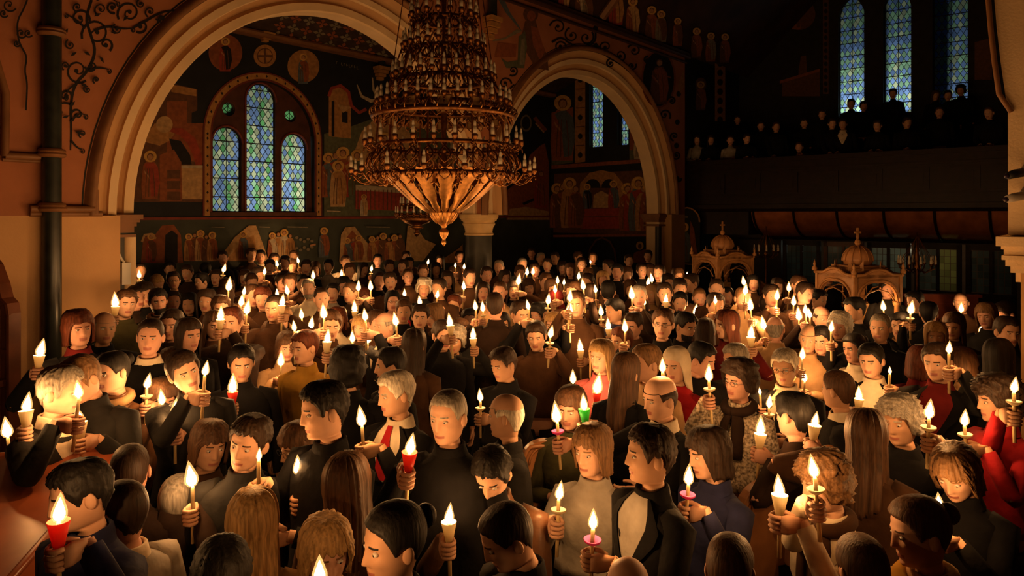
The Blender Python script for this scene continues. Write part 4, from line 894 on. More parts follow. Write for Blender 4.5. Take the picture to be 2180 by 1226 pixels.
# ------------------------------------------------------------------ people
SKINS = [nmat('skin_fair', (.62, .36, .24), .6, var=.06, scale=20, spec=.25), nmat('skin_olive', (.50, .28, .17), .6, var=.06, scale=20, spec=.25), nmat('skin_rosy', (.60, .32, .22), .6, var=.08, scale=20, spec=.25), nmat('skin_deep', (.17, .08, .045), .45, var=.08, scale=20)]
LIP = nmat('lips', (.36, .13, .10), .45, var=.05); EYE_W = nmat('eye_white', (.55, .5, .45), .25, var=0); EYE_D = nmat('eye_iris', (.02, .012, .008), .15, var=0)
def hair_mat(k):
    c = dict(K=(.010, .008, .007), D=(.030, .016, .009), B=(.075, .035, .016), L=(.20, .105, .045), O=(.42, .25, .10), G=(.26, .23, .19), W=(.60, .54, .44), R=(.11, .028, .012))[k]
    n = dict(K='black', D='dark_brown', B='brown', L='light_brown', O='blond', G='grey', W='white', R='auburn')[k]
    nm = 'hair_'+n
    if nm in MATS: return MATS[nm]
    m = nmat(nm, c, .62, var=.0, spec=.3); nt = m.node_tree; p = nt.nodes['Principled BSDF']
    tc = nt.nodes.new('ShaderNodeTexCoord'); mp = nt.nodes.new('ShaderNodeMapping'); mp.inputs['Scale'].default_value = (90, 90, 6)
    nz = nt.nodes.new('ShaderNodeTexNoise'); nz.inputs['Scale'].default_value = 1.; nz.inputs['Detail'].default_value = 3
    nt.links.new(tc.outputs['Object'], mp.inputs[0]); nt.links.new(mp.outputs[0], nz.inputs['Vector'])
    rp = nt.nodes.new('ShaderNodeValToRGB'); rp.color_ramp.elements[0].position = .3; rp.color_ramp.elements[1].position = .7
    rp.color_ramp.elements[0].color = (*[x*.55 for x in c], 1); rp.color_ramp.elements[1].color = (*[min(1, x*1.45) for x in c], 1)
    nt.links.new(nz.outputs['Fac'], rp.inputs[0]); nt.links.new(rp.outputs[0], p.inputs['Base Color'])
    bp = nt.nodes.new('ShaderNodeBump'); bp.inputs['Strength'].default_value = .5; bp.inputs['Distance'].default_value = .006
    nt.links.new(nz.outputs['Fac'], bp.inputs['Height']); nt.links.new(bp.outputs[0], p.inputs['Normal']); return m
CLOTH = dict(K=('black', (.008, .0075, .008)), N=('navy', (.020, .022, .060)), G=('charcoal grey', (.019, .018, .017)), S=('pale grey', (.30, .27, .23)), B=('brown', (.055, .026, .013)), T=('tan', (.36, .22, .11)), W=('cream', (.62, .52, .38)), R=('red', (.30, .012, .016)), E=('olive', (.05, .046, .02)), Y=('mustard', (.40, .22, .035)), P=('purple', (.07, .025, .09)), C=('teal', (.03, .16, .19)), D=('dark brown', (.022, .012, .008)), M=('maroon', (.14, .014, .014)), I=('pink', (.50, .12, .12)), F=('brown leather', (.13, .06, .028)))
def cloth_mat(k):
    n, c = CLOTH[k]; return nmat('cloth_'+n.replace(' ', '_'), c, .45 if k == 'F' else .85, var=.22, scale=9, bump=.55, bscale=11, sheen=.0 if k == 'F' else .015, spec=.4 if k == 'F' else .08)
TWEED = nmat('cloth_tweed', (.10, .075, .05), .9, var=.1, scale=60, col2=(.55, .45, .33), bump=.3, bscale=90, detail=1)
# (z, half width, front depth, back depth) of head, neck and trunk, measured from the head centre
BODY = [(.118, .0, .0, .0), (.116, .017, .022, .022), (.110, .033, .040, .045), (.098, .050, .060, .068), (.080, .063, .076, .086), (.055, .0715, .087, .097), (.025, .0755, .0915, .100), (.0, .076, .0915, .098), (-.03, .0725, .0905, .088), (-.055, .068, .0905, .074), (-.075, .062, .090, .066), (-.092, .055, .088, .060), (-.105, .046, .083, .058), (-.113, .036, .070, .056), (-.117, .044, .050, .056), (-.124, .049, .036, .056), (-.14, .051, .031, .058), (-.165, .055, .035, .062), (-.19, .072, .045, .068), (-.215, .115, .058, .075), (-.24, .15, .070, .08), (-.29, .165, .085, .085), (-.45, .150, .095, .085), (-.60, .130, .080, .075), (-.78, .150, .085, .09), (-.86, .10, .05, .06), (-.865, .0, .0, .0)]
COATT = [(-.142, .060, .046, .068), (-.160, .066, .052, .074), (-.180, .080, .062, .080), (-.200, .108, .072, .086), (-.218, .150, .084, .092), (-.240, .184, .094, .098), (-.27, .202, .104, .104), (-.33, .205, .116, .110), (-.43, .198, .126, .110), (-.56, .182, .122, .102), (-.70, .190, .124, .118), (-.86, .210, .138, .138), (-1.0, .22, .145, .145)]
def sect(th, a, f, b, e=2.):
    c, s = np.cos(th), np.sin(th); x = np.sign(s)*np.abs(s)**(2/e)*a; y = np.where(c >= 0, np.abs(c)**(2/e)*f, -np.abs(c)**(2/e)*b); return x, y
def gauss(x, s): return np.exp(-(x/s)**2)
def face_dy(x, z):
    ax = np.abs(x)
    t = np.clip((.024-z)/.056, 0, 1); nose = np.where((z < .03) & (z > -.046), (.004+.021*t)*gauss(x, .0085+.006*t), 0.); nose = np.where(z < -.034, nose*np.clip((z+.046)/.012, 0, 1), nose)
    d = nose + .0055*gauss(ax-.03, .024)*gauss(z-.024, .008) - .0105*gauss(ax-.031, .014)*gauss(z-.004, .011) + .005*gauss(ax-.044, .018)*gauss(z+.024, .016)
    d += .0065*gauss(x, .021)*gauss(z+.066, .010) - .004*gauss(x, .019)*gauss(z+.0665, .0025) - .005*gauss(x, .022)*gauss(z+.084, .006) + .006*gauss(x, .020)*gauss(z+.101, .012) - .004*gauss(ax-.045, .018)*gauss(z+.062, .02)
    return d
def rotm(yaw, pitch, roll=0.):
    return np.array(Matrix.Rotation(yaw, 3, 'Z') @ Matrix.Rotation(pitch, 3, 'X') @ Matrix.Rotation(roll, 3, 'Y'))
NECK = np.array([0, -.012, -.15])
def head_pose(V, R):
    """rotate what lies above the neck, easing out down to the collar"""
    w = np.clip((V[:, 2]+.185)/.065, 0, 1)[:, None]; w = w*w*(3-2*w)
    return V*(1-w)+((V-NECK)@R.T+NECK)*w
LODS = [dict(nu=44, rows=46, cs=26, ss=10, hu=72, hr=20, fs=6), dict(nu=28, rows=30, cs=18, ss=8, hu=36, hr=13, fs=5), dict(nu=18, rows=20, cs=14, ss=6, hu=24, hr=10, fs=4)]
def head_rows(n):
    face = np.linspace(.055, -.112, int(n*.6)); top = .118-np.array([0, .0015, .006, .014, .026, .042, .055])
    low = np.array([-.1165, -.121, -.13, -.15, -.175, -.20, -.225, -.26, -.33, -.45, -.60, -.78, -.86, -.865]); return np.concatenate([top, face, low])
def body_geo(mb, R, L, build):
    zs = head_rows(L['rows']); a, f, b = lerp_table(BODY, zs)
    t = np.linspace(-1, 1, L['nu'], endpoint=False); th = math.pi*(.50*t+.50*t**3)
    rings = []; 
    bw = np.where(zs < -.20, build, 1.)
    for i, z in enumerate(zs):
        x, y = sect(th, a[i]*bw[i], f[i], b[i], 2.15)
        y = y-.004
        if .05 > z > -.113: y = y+np.where(np.cos(th) > 0, face_dy(x, np.full_like(x, z)), 0)
        rings.append(np.stack([x, y, np.full_like(x, z)], 1))
    Rg = np.array(rings)[::-1]; V = head_pose(Rg.reshape(-1, 3), R)
    k = L['nu']; r = len(zs); Fs = []; Ms = []
    base = Rg
    for i in range(r-1):
        for j in range(k):
            j2 = (j+1) % k; Fs.append((i*k+j, i*k+j2, (i+1)*k+j2, (i+1)*k+j))
            c = (base[i, j]+base[i+1, j2])/2; mi = 0
            if c[1] > .05:
                if -.0765 < c[2] < -.0575 and abs(c[0]) < .024: mi = 1
                elif .020 < c[2] < .0285 and .012 < abs(c[0]) < .047: mi = 2
            Ms.append(mi)
    mb.add(V, Fs, Ms)
    # eyes and ears
    for sx in (-1, 1):
        e = MB(); e.ball((sx*.031, .0755, .004), (.0125, .0105, .0075), 8, 5, 3); e.ball((sx*.031, .0815, .003), (.0055, .0055, .0055), 6, 4, 4)
        for vv, n0 in zip(e.v, (0, 1)): pass
        ev = head_pose(np.concatenate(e.v), R); mb.add(ev, e.f, e.m)
        q = MB(); q.ball((0, 0, 0), (.010, .019, .031), 8, 6, 0); qv = np.concatenate(q.v); qv[:, 0] += .006*(-qv[:, 1]/.019); qv = qv*np.array([sx, 1, 1])+np.array([sx*.079, -.012, -.012])
        mb.add(head_pose(qv, R), q.f, 0)
HEDGE = dict(s=[(0, .070), (25, .068), (45, .060), (58, .035), (68, -.01), (74, -.018), (82, .014), (100, .010), (115, -.03), (140, -.080), (180, -.090)],
             p=[(0, .078), (25, .076), (45, .065), (58, .04), (68, .0), (82, .014), (100, .008), (115, -.035), (140, -.075), (180, -.082)],
             b=[(0, .05), (60, .05), (70, .0), (84, .012), (100, .004), (115, -.035), (140, -.078), (180, -.085)],
             m=[(0, .055), (35, .048), (50, .025), (60, -.03), (68, -.10), (90, -.115), (180, -.130)],
             c=[(0, .062), (35, .055), (50, .035), (62, -.01), (72, -.055), (95, -.065), (140, -.09), (180, -.098)],
             l=[(0, .064), (35, .055), (50, .030), (60, -.04), (67, -.15), (80, -.24), (110, -.30), (180, -.37)],
             u=[(0, .074), (25, .071), (45, .060), (58, .035), (70, -.005), (84, .012), (100, -.005), (120, -.045), (150, -.075), (180, -.08)],
             k=[(0, .066), (35, .058), (52, .035), (62, -.03), (68, -.10), (80, -.15), (120, -.20), (180, -.23)],
             h=[(0, .050), (40, .046), (70, .040), (110, .02), (180, .0)])
HTH = dict(s=.014, p=.007, b=.009, m=.022, c=.032, l=.018, u=.012, k=.018, h=.02)
def hair_geo(mb, style, R, L, rng):
    nu, hr = L['hu'], L['hr']; th = np.linspace(-math.pi, math.pi, nu, endpoint=False); deg = np.degrees(np.abs(th))
    e = np.array(HEDGE[style]); edge = np.interp(deg, e[:, 0], e[:, 1])
    if style in 'spmcl': edge = edge+rng.normal(0, .005 if style in 'sml' else .003, nu)
    T = HTH[style]*rng.uniform(.9, 1.15); ztop = .118+T*.9
    if style == 'b': zt = np.where(deg > 66, .048, edge-.001)
    else: zt = np.full(nu, ztop)
    hang = style in 'lmk'
    rings = []
    tt = np.concatenate([np.linspace(0, 1, hr)**(1.35 if style != 'b' else 1), [1.0]])
    lump = rng.normal(0, 1, (hr+1, nu))
    if style == 'c': lump = (lump+np.roll(lump, 1, 1))*.006
    elif style == 'l': lump = np.tile(rng.normal(0, 1, nu), (hr+1, 1))*.0055
    elif style in 'sm': lump = np.tile(rng.normal(0, 1, nu), (hr+1, 1))*.0030+rng.normal(0, .0022, (hr+1, nu))
    else: lump = lump*0
    side = rng.choice([-1, 1])*.35
    for i, t in enumerate(tt):
        z = zt+(edge-zt)*t
        zc = np.clip(z, -.04 if hang else -.2, .1179)
        zs_ = zc if style == 'b' else np.where(z > .05, .05+(zc-.05)*(.1179-.05)/(ztop-.05) if False else np.clip((z-.05)*(.1178-.05)/(ztop-.05)+.05, None, .1179), zc)
        a, f, b = lerp_table(BODY, zs_)
        last = i == len(tt)-1
        off = T*(1 if not last else .15)
        if style == 'b': off = T*(min(1., t*2.2)-.25)*1.0 if not last else -T*.1
        if style in 'spub': off = off*(1-.75*max(0, (t-.72)/.28)**1.5)
        if style in 'spu' : off = off*np.clip(1.15-.55*np.clip((.03-z)/.10, 0, 1), .35, 1.2)
        if last and style in 'lmk': off = T*.35
        c, s = np.cos(th), np.sin(th)
        rad = lambda v: v+off+lump[i]*(0 if i == 0 else 1)
        x = np.sign(s)*np.abs(s)**(2/2.15)*rad(a); y = np.where(c >= 0, np.abs(c)**(2/2.15)*rad(f), -np.abs(c)**(2/2.15)*rad(b))-.004
        if i == 0 and style != 'b': x = x*.05; y = y*.05
        if style == 'l':
            dr = np.clip((-.06-z)/.28, 0, 1); y = y-np.where(c < .2, .030*dr, -.012*dr); x = x*(1+.10*dr)
        if style in 'sm' and L is LODS[0]: z = z+.004*np.cos(th*1.0+side)*(1-t)
        rings.append(np.stack([x, y, z], 1))
    V = np.array(rings)[::-1].reshape(-1, 3)
    q = MB(); q.loft(V.reshape(len(tt), nu, 3), 0, False, style != 'b')
    Vh = np.concatenate(q.v)
    w = np.clip((Vh[:, 2]+.32)/.20, 0, 1)[:, None] if style == 'l' else np.clip((Vh[:, 2]+.5)/.1, 0, 1)[:, None]
    Vr = (Vh-NECK)@R.T+NECK; mb.add(Vh*(1-w)+Vr*w, q.f, 0)
    if style == 'u':
        q = MB(); q.ball((0, -.125, .045), (.040, .036, .040), 10, 7); mb.add((np.concatenate(q.v)-NECK)@R.T+NECK, q.f, 0)
    if style == 'h':
        q = MB(); q.lathe([(.085, .048), (.105, .046), (.106, .052), (.088, .058)], (0, .006, 0), nu); mb.add((np.concatenate(q.v)-NECK)@R.T+NECK, q.f, 0)
def torso_pt(th, z, build, off):
    a, f, b = lerp_table(COATT, np.atleast_1d(z)); x, y = sect(np.atleast_1d(th), (a*build+off), f+off, b+off, 2.35); return np.stack([x, y, np.atleast_1d(z)*np.ones_like(x)], 1)
def hand_geo(mb, wrist, fdir, axis, side, grip, fs=5):
    """hand with palm, four fingers and thumb. side=+1 right, -1 left; grip closes round a taper along axis"""
    z = np.array(axis, float); z /= np.linalg.norm(z); x = np.array(fdir, float); x = x-z*(x@z); x /= np.linalg.norm(x)+1e-9; y = np.cross(z, x)*side
    q = MB()
    if grip:
        def P(a, b, c): return wrist+x*(a+.088)+y*(b+.030)+z*c
        q.tube([P(-.095, -.030, 0), P(-.06, -.031, 0), P(-.02, -.031, .002), P(.012, -.028, .002)], [.026, .034, .042, .036], 8, flat=.38 if False else 1.)
        # flatten palm along y
        V = q.v[-1]; V -= np.outer((V-(wrist+y*0))@y*.55, y); q.v[-1] = V
        for k, zz in enumerate((.030, .010, -.010, -.029)):
            l = (1., 1.06, 1., .86)[k]; q.tube([P(.010, -.030, zz), P(.034*l, -.020, zz), P(.038*l, .006, zz), P(.018, .024*l, zz), P(-.006, .022, zz)], [.0095, .0095, .009, .0085, .007], fs)
        q.tube([P(-.055, -.022, .026), P(-.028, -.002, .040), P(-.006, .016, .038), P(.014, .026, .032)], [.013, .011, .0095, .0075], fs)
    else:
        def P(a, b, c): return wrist+x*a+y*b+z*c
        q.tube([P(0, 0, 0), P(.035, .002, 0), P(.08, .004, 0), P(.095, .006, 0)], [.026, .036, .040, .034], 8)
        V = q.v[-1]; V -= np.outer((V-wrist)@y*.55, y); q.v[-1] = V
        for k, zz in enumerate((.030, .010, -.010, -.029)):
            l = (.92, 1.0, .95, .78)[k]; q.tube([P(.088, .006, zz), P(.088+.035*l, .012, zz*1.05), P(.088+.058*l, .026, zz), P(.088+.066*l, .046, zz*.95)], [.0095, .009, .0085, .0065], fs)
        q.tube([P(.02, .006, .030), P(.05, .022, .050), P(.075, .032, .052), P(.095, .040, .048)], [.013, .011, .0095, .007], fs)
    mb.add(np.concatenate(q.v), q.f, 0)
def ik(S, Wp, l1, l2, hint):
    d = Wp-S; L = np.linalg.norm(d); k = max(1., L/(l1+l2-.005)); l1 *= k; l2 *= k
    u = d/(L+1e-9); c = (l1*l1-l2*l2+L*L)/(2*L+1e-9); h = math.sqrt(max(0, l1*l1-c*c)); hp = hint-u*(hint@u); hp /= np.linalg.norm(hp)+1e-9
    return S+u*c+hp*h
PEOPLE = []
def person(rec):
    """rec: pos (x,y), zc head centre height, phi facing angle, head yaw/pitch relative, style codes, arm targets in world"""
    rng = np.random.default_rng(rec['seed']); L = LODS[rec['lod']]
    x, y, zc, phi = rec['x'], rec['y'], rec['zc'], rec['phi']
    root = link('person', None, None, loc=(x, y, rec.get('z0', 0.)), rz=phi-math.pi/2)
    zh = zc-rec.get('z0', 0.)
    fem = rec['fem']; build = (.90 if fem else 1.02)*rng.uniform(.96, 1.05)*rec.get('build', 1.)
    R = rotm(rec['hy'], -rec['hp'], rec.get('roll', 0.))
    off = np.array([0, 0, zh])
    mats_skin = [SKINS[rec['skin']], LIP, hair_mat('D' if rec['hair'][0] in 'kh' else {'W': 'G', 'O': 'L'}.get(rec['hair'][1], rec['hair'][1])), EYE_W, EYE_D]
    body = MB(); body_geo(body, R, L, build*.86)
    # arms
    Rz = np.array(Matrix.Rotation(-(phi-math.pi/2), 3, 'Z')); org = np.array([x, y, zc])
    coat = MB()
    zk = max(-(zh-.72), -1.0)/-1.0      # coat length scale so that hems clear the floor
    zs = np.array([r[0] for r in COATT]); zs2 = np.where(zs < -.43, -.43+(zs+.43)*np.clip((zh-.78-.43)/.57, .3, 1.), zs)
    th = np.linspace(-math.pi, math.pi, L['cs'], endpoint=False); rings = []
    wr = rng.normal(0, .004, (len(zs), L['cs']))
    for i, z in enumerate(zs):
        a, f, b = COATT[i][1:]; xx, yy = sect(th, a*build+wr[i]*(i > 4), f+wr[i]*(i > 4)+(.012*fem if .3 < -z < .5 else 0), b, 2.35); rings.append(np.stack([xx, yy, np.full_like(xx, zs2[i])], 1))
    rings = [rings[0]*np.array([.86, .86, 1])-np.array([0, 0, .02])]+rings
    coat.loft(rings[::-1], 0, True, False)
    hint0 = np.array([0, -.35, -1.])
    for side in (1, -1):
        S = np.array([side*.182*build, -.005, -.262]); tgt = rec['arms'].get(side)
        if tgt is not None:
            if tgt[0] == 'grip':
                G = Rz@(np.array(tgt[1])-org); ax = Rz@np.array(tgt[2])      # grip centre on the taper
                fd = G-S; fd[2] *= .35; fd /= np.linalg.norm(fd)
                z_ = ax/np.linalg.norm(ax); xh = fd-z_*(fd@z_); xh /= np.linalg.norm(xh); yh = np.cross(z_, xh)*side
                Wp = G-xh*.088-yh*.030
                E = ik(S, Wp, .285, .255, np.array([side*.55, -.25, -1.])); hand_geo(body, Wp, xh, z_, side, True, L['fs'])
                fdir = xh
            else:
                Wp = np.array(tgt[1]); E = ik(S, Wp, .285, .255, np.array([side*.6, -.3, -1.])); fdir = Wp-E; fdir /= np.linalg.norm(fdir); hand_geo(body, Wp, fdir, np.cross(fdir, [side*.3, .9, .2]) if False else np.array([0, .3, 1.]), side, False, L['fs'])
        else:
            Wp = np.array([side*(.235*build+.01), .05+rng.uniform(-.03, .05), -.80]); E = np.array([side*(.245*build), -.035, -.54]); fdir = np.array([0, .15, -1.])
            if rec['lod'] < 2: hand_geo(body, Wp, fdir, np.array([0, 1., .15]), side, False, L['fs'])
        body.tube([E, (E+Wp)/2, Wp+(Wp-E)*.06], [.034, .033, .025], 6)
        sh0 = np.array([side*.115*build, -.005, -.250])
        m1 = S+(E-S)*.5; m2 = E+(Wp-E)*.5
        pre = S+(E-S)*.88; post = E+(Wp-E)*.12; mid = (pre+post)/2*.5+E*.5
        coat.tube([sh0, S, m1, pre, mid, post, m2, Wp-(Wp-E)*.04], np.array([.066, .070, .060, .054, .053, .052, .047, .040])*(build**.5), L['ss'])
    def mk(mb, name, mats, smooth=True):
        mb.v = [v+off for v in mb.v]; return mb.build(name, mats, root, smooth=smooth)
    b_o = mk(body, 'body', mats_skin)
    top, tc = rec['top'][0], rec['top'][1]
    nm = dict(j='jacket', c='coat', w='sweater', s='coat', h='hooded_coat', l='coat', t='tweed_coat')[top]
    cm = TWEED if top == 't' else cloth_mat(tc)
    c_o = mk(coat, nm, cm)
    # collar / scarf / shirt details
    if rec['lod'] < 2 or top in 'js':
        if top in 'jl':
            v = MB(); zz = np.linspace(-.165, -.46, 7); hw = np.linspace(.62, .03, 7)
            for (nm2, wm, zf, o2, mt) in [('shirt', 1., 0, .006, cloth_mat(rec.get('shirt', 'W')))]:
                rr = [torso_pt(np.linspace(-h, h, 7), z, build, o2) for h, z in zip(hw, zz)]; v.loft(rr, 0, closed=False); mk(v, 'shirt', mt)
            for sg in (1, -1):
                lp = MB(); rr = [torso_pt(np.linspace(sg*h, sg*(h+.16+.45*max(0, 1-abs(i-2.5)/2.5)*.6), 4), z, build, .012) for i, (h, z) in enumerate(zip(hw, zz))]; lp.loft(rr, 0, closed=False); mk(lp, 'lapel', cm)
            if rec.get('tie'):
                tb = MB(); z3 = np.linspace(-.168, -.45, 6); rr = [torso_pt(np.linspace(-w, w, 4), z, build, .013) for w, z in zip([.16, .10, .14, .17, .19, .05], z3)]; tb.loft(rr, 0, closed=False); mk(tb, 'tie', cloth_mat(rec['tie']))
        if top in 'cwhtljs':
            r = MB(); tt = np.linspace(-math.pi, math.pi, L['cs'], endpoint=False); ring = []
            for k, (z, o2) in enumerate([(-.185, .004), (-.155, .012), (-.132, .012), (-.126, .006), (-.132, -.002), (-.17, -.004)]):
                a, f, bb = lerp_table(COATT, [max(z, -.30)]); xx, yy = sect(tt, a+o2, f+o2, bb+o2, 2.2); ring.append(np.stack([xx, yy, z-.018*np.clip(np.cos(tt), 0, 1)], 1))
            r.loft(ring, 0, False, False); mk(r, 'collar', cloth_mat(rec.get('shirt', 'W')) if top == 'j' else (cm if 'col' not in rec else cloth_mat(rec['col'])))
        if top == 's' or rec.get('scarf'):
            r = MB(); tt = np.linspace(0, 2*math.pi, 22); r.tube([((.088)*math.sin(t), .010+.082*math.cos(t), -.165-.022*math.cos(t)) for t in tt], .030, 8); tb = [torso_pt(np.array([.16]), z, build, .018)[0] for z in np.linspace(-.19, -.55, 6)]; r.tube(tb, [.03, .04, .042, .042, .04, .035], 8, flat=.4); tb = [torso_pt(np.array([-.22]), z, build, .022)[0] for z in np.linspace(-.19, -.46, 5)]; r.tube(tb, [.03, .04, .04, .04, .035], 8, flat=.4)
            mk(r, 'scarf', cloth_mat(rec.get('scarf', 'D')))
        if top == 'h':
            r = MB(); r.tube([(.11*math.sin(t), -.03-.10*math.cos(t)*1.0, -.185+.02*math.cos(t)) for t in np.linspace(-2.2, 2.2, 14)], np.concatenate([[.02], np.full(12, .042), [.02]]), 8); mk(r, 'hood', cm)
    hs, hc = rec['hair']
    if hs != '0':
        hb = MB(); hair_geo(hb, hs, R, L, rng)
        mk(hb, {'k': 'headscarf', 'h': 'hat'}.get(hs, 'hair'), cloth_mat(hc) if hs in 'kh' else hair_mat(hc))
    if rec.get('glasses'):
        g = MB()
        for sx in (-1, 1): g.tube([(sx*.031+.019*math.cos(t), .100, .003+.014*math.sin(t)) for t in np.linspace(0, 6.3, 12)], .0014, 4); g.tube([(sx*.05, .099, .006), (sx*.078, .04, .004), (sx*.080, -.01, .0)], .0013, 4)
        g.tube([(-.012, .1, .005), (0, .104, .008), (.012, .1, .005)], .0013, 4); g.v = [(v-NECK)@R.T+NECK for v in g.v]; mk(g, 'glasses', BLACK)
    if rec.get('beard'):
        zs_ = np.linspace(-.058, -.122, 6); q = MB(); rr = []
        for i, z in enumerate(zs_):
            a, f, b_ = lerp_table(BODY, [max(z, -.112)]); tt = np.linspace(-1.25, 1.25, 11); xx, yy = sect(tt, a+.006, f+.010, b_, 2.15); rr.append(np.stack([xx, yy-.004+.004*gauss(xx, .02), np.full_like(xx, z)], 1))
        q.loft(rr, 0, closed=False); q.v = [(v-NECK)@R.T+NECK for v in q.v]; mk(q, 'beard', hair_mat(hc if hc != 'W' else 'G'))
    if rec.get('badge'):
        c0 = torso_pt(np.array([.35]), -.36, build, .012)[0]; q = MB(); q.ball(c0, (.034, .010, .034), 14, 6); mk(q, 'badge', nmat('red_badge', (.45, .06, .03), .4, var=.1))
    # legs
    lm = cloth_mat(rec['legs']); lg = MB(); hz = zh-.86
    for sx in (-1, 1): lg.tube([(sx*.085, 0, -zh+hz+.06), (sx*.09, .01, -zh+hz*.55), (sx*.09, -.01, -zh+.10), (sx*.09, -.01, -zh+.06)], [.095, .070, .052, .055], 8)
    mk(lg, 'trousers', lm)
    if rec['lod'] < 2:
        for sx in (-1, 1):
            s_ = MB(); s_.tube([(sx*.09, -.06, -zh+.045), (sx*.09, .02, -zh+.05), (sx*.092, .10, -zh+.035), (sx*.094, .16, -zh+.024)], [.036, .045, .040, .022], 8, flat=1.); s_.v = [np.maximum(v, [-9, -9, -zh]) for v in s_.v]; mk(s_, 'shoe', BLACK)
    rec['root'] = root; PEOPLE.append(rec); return root
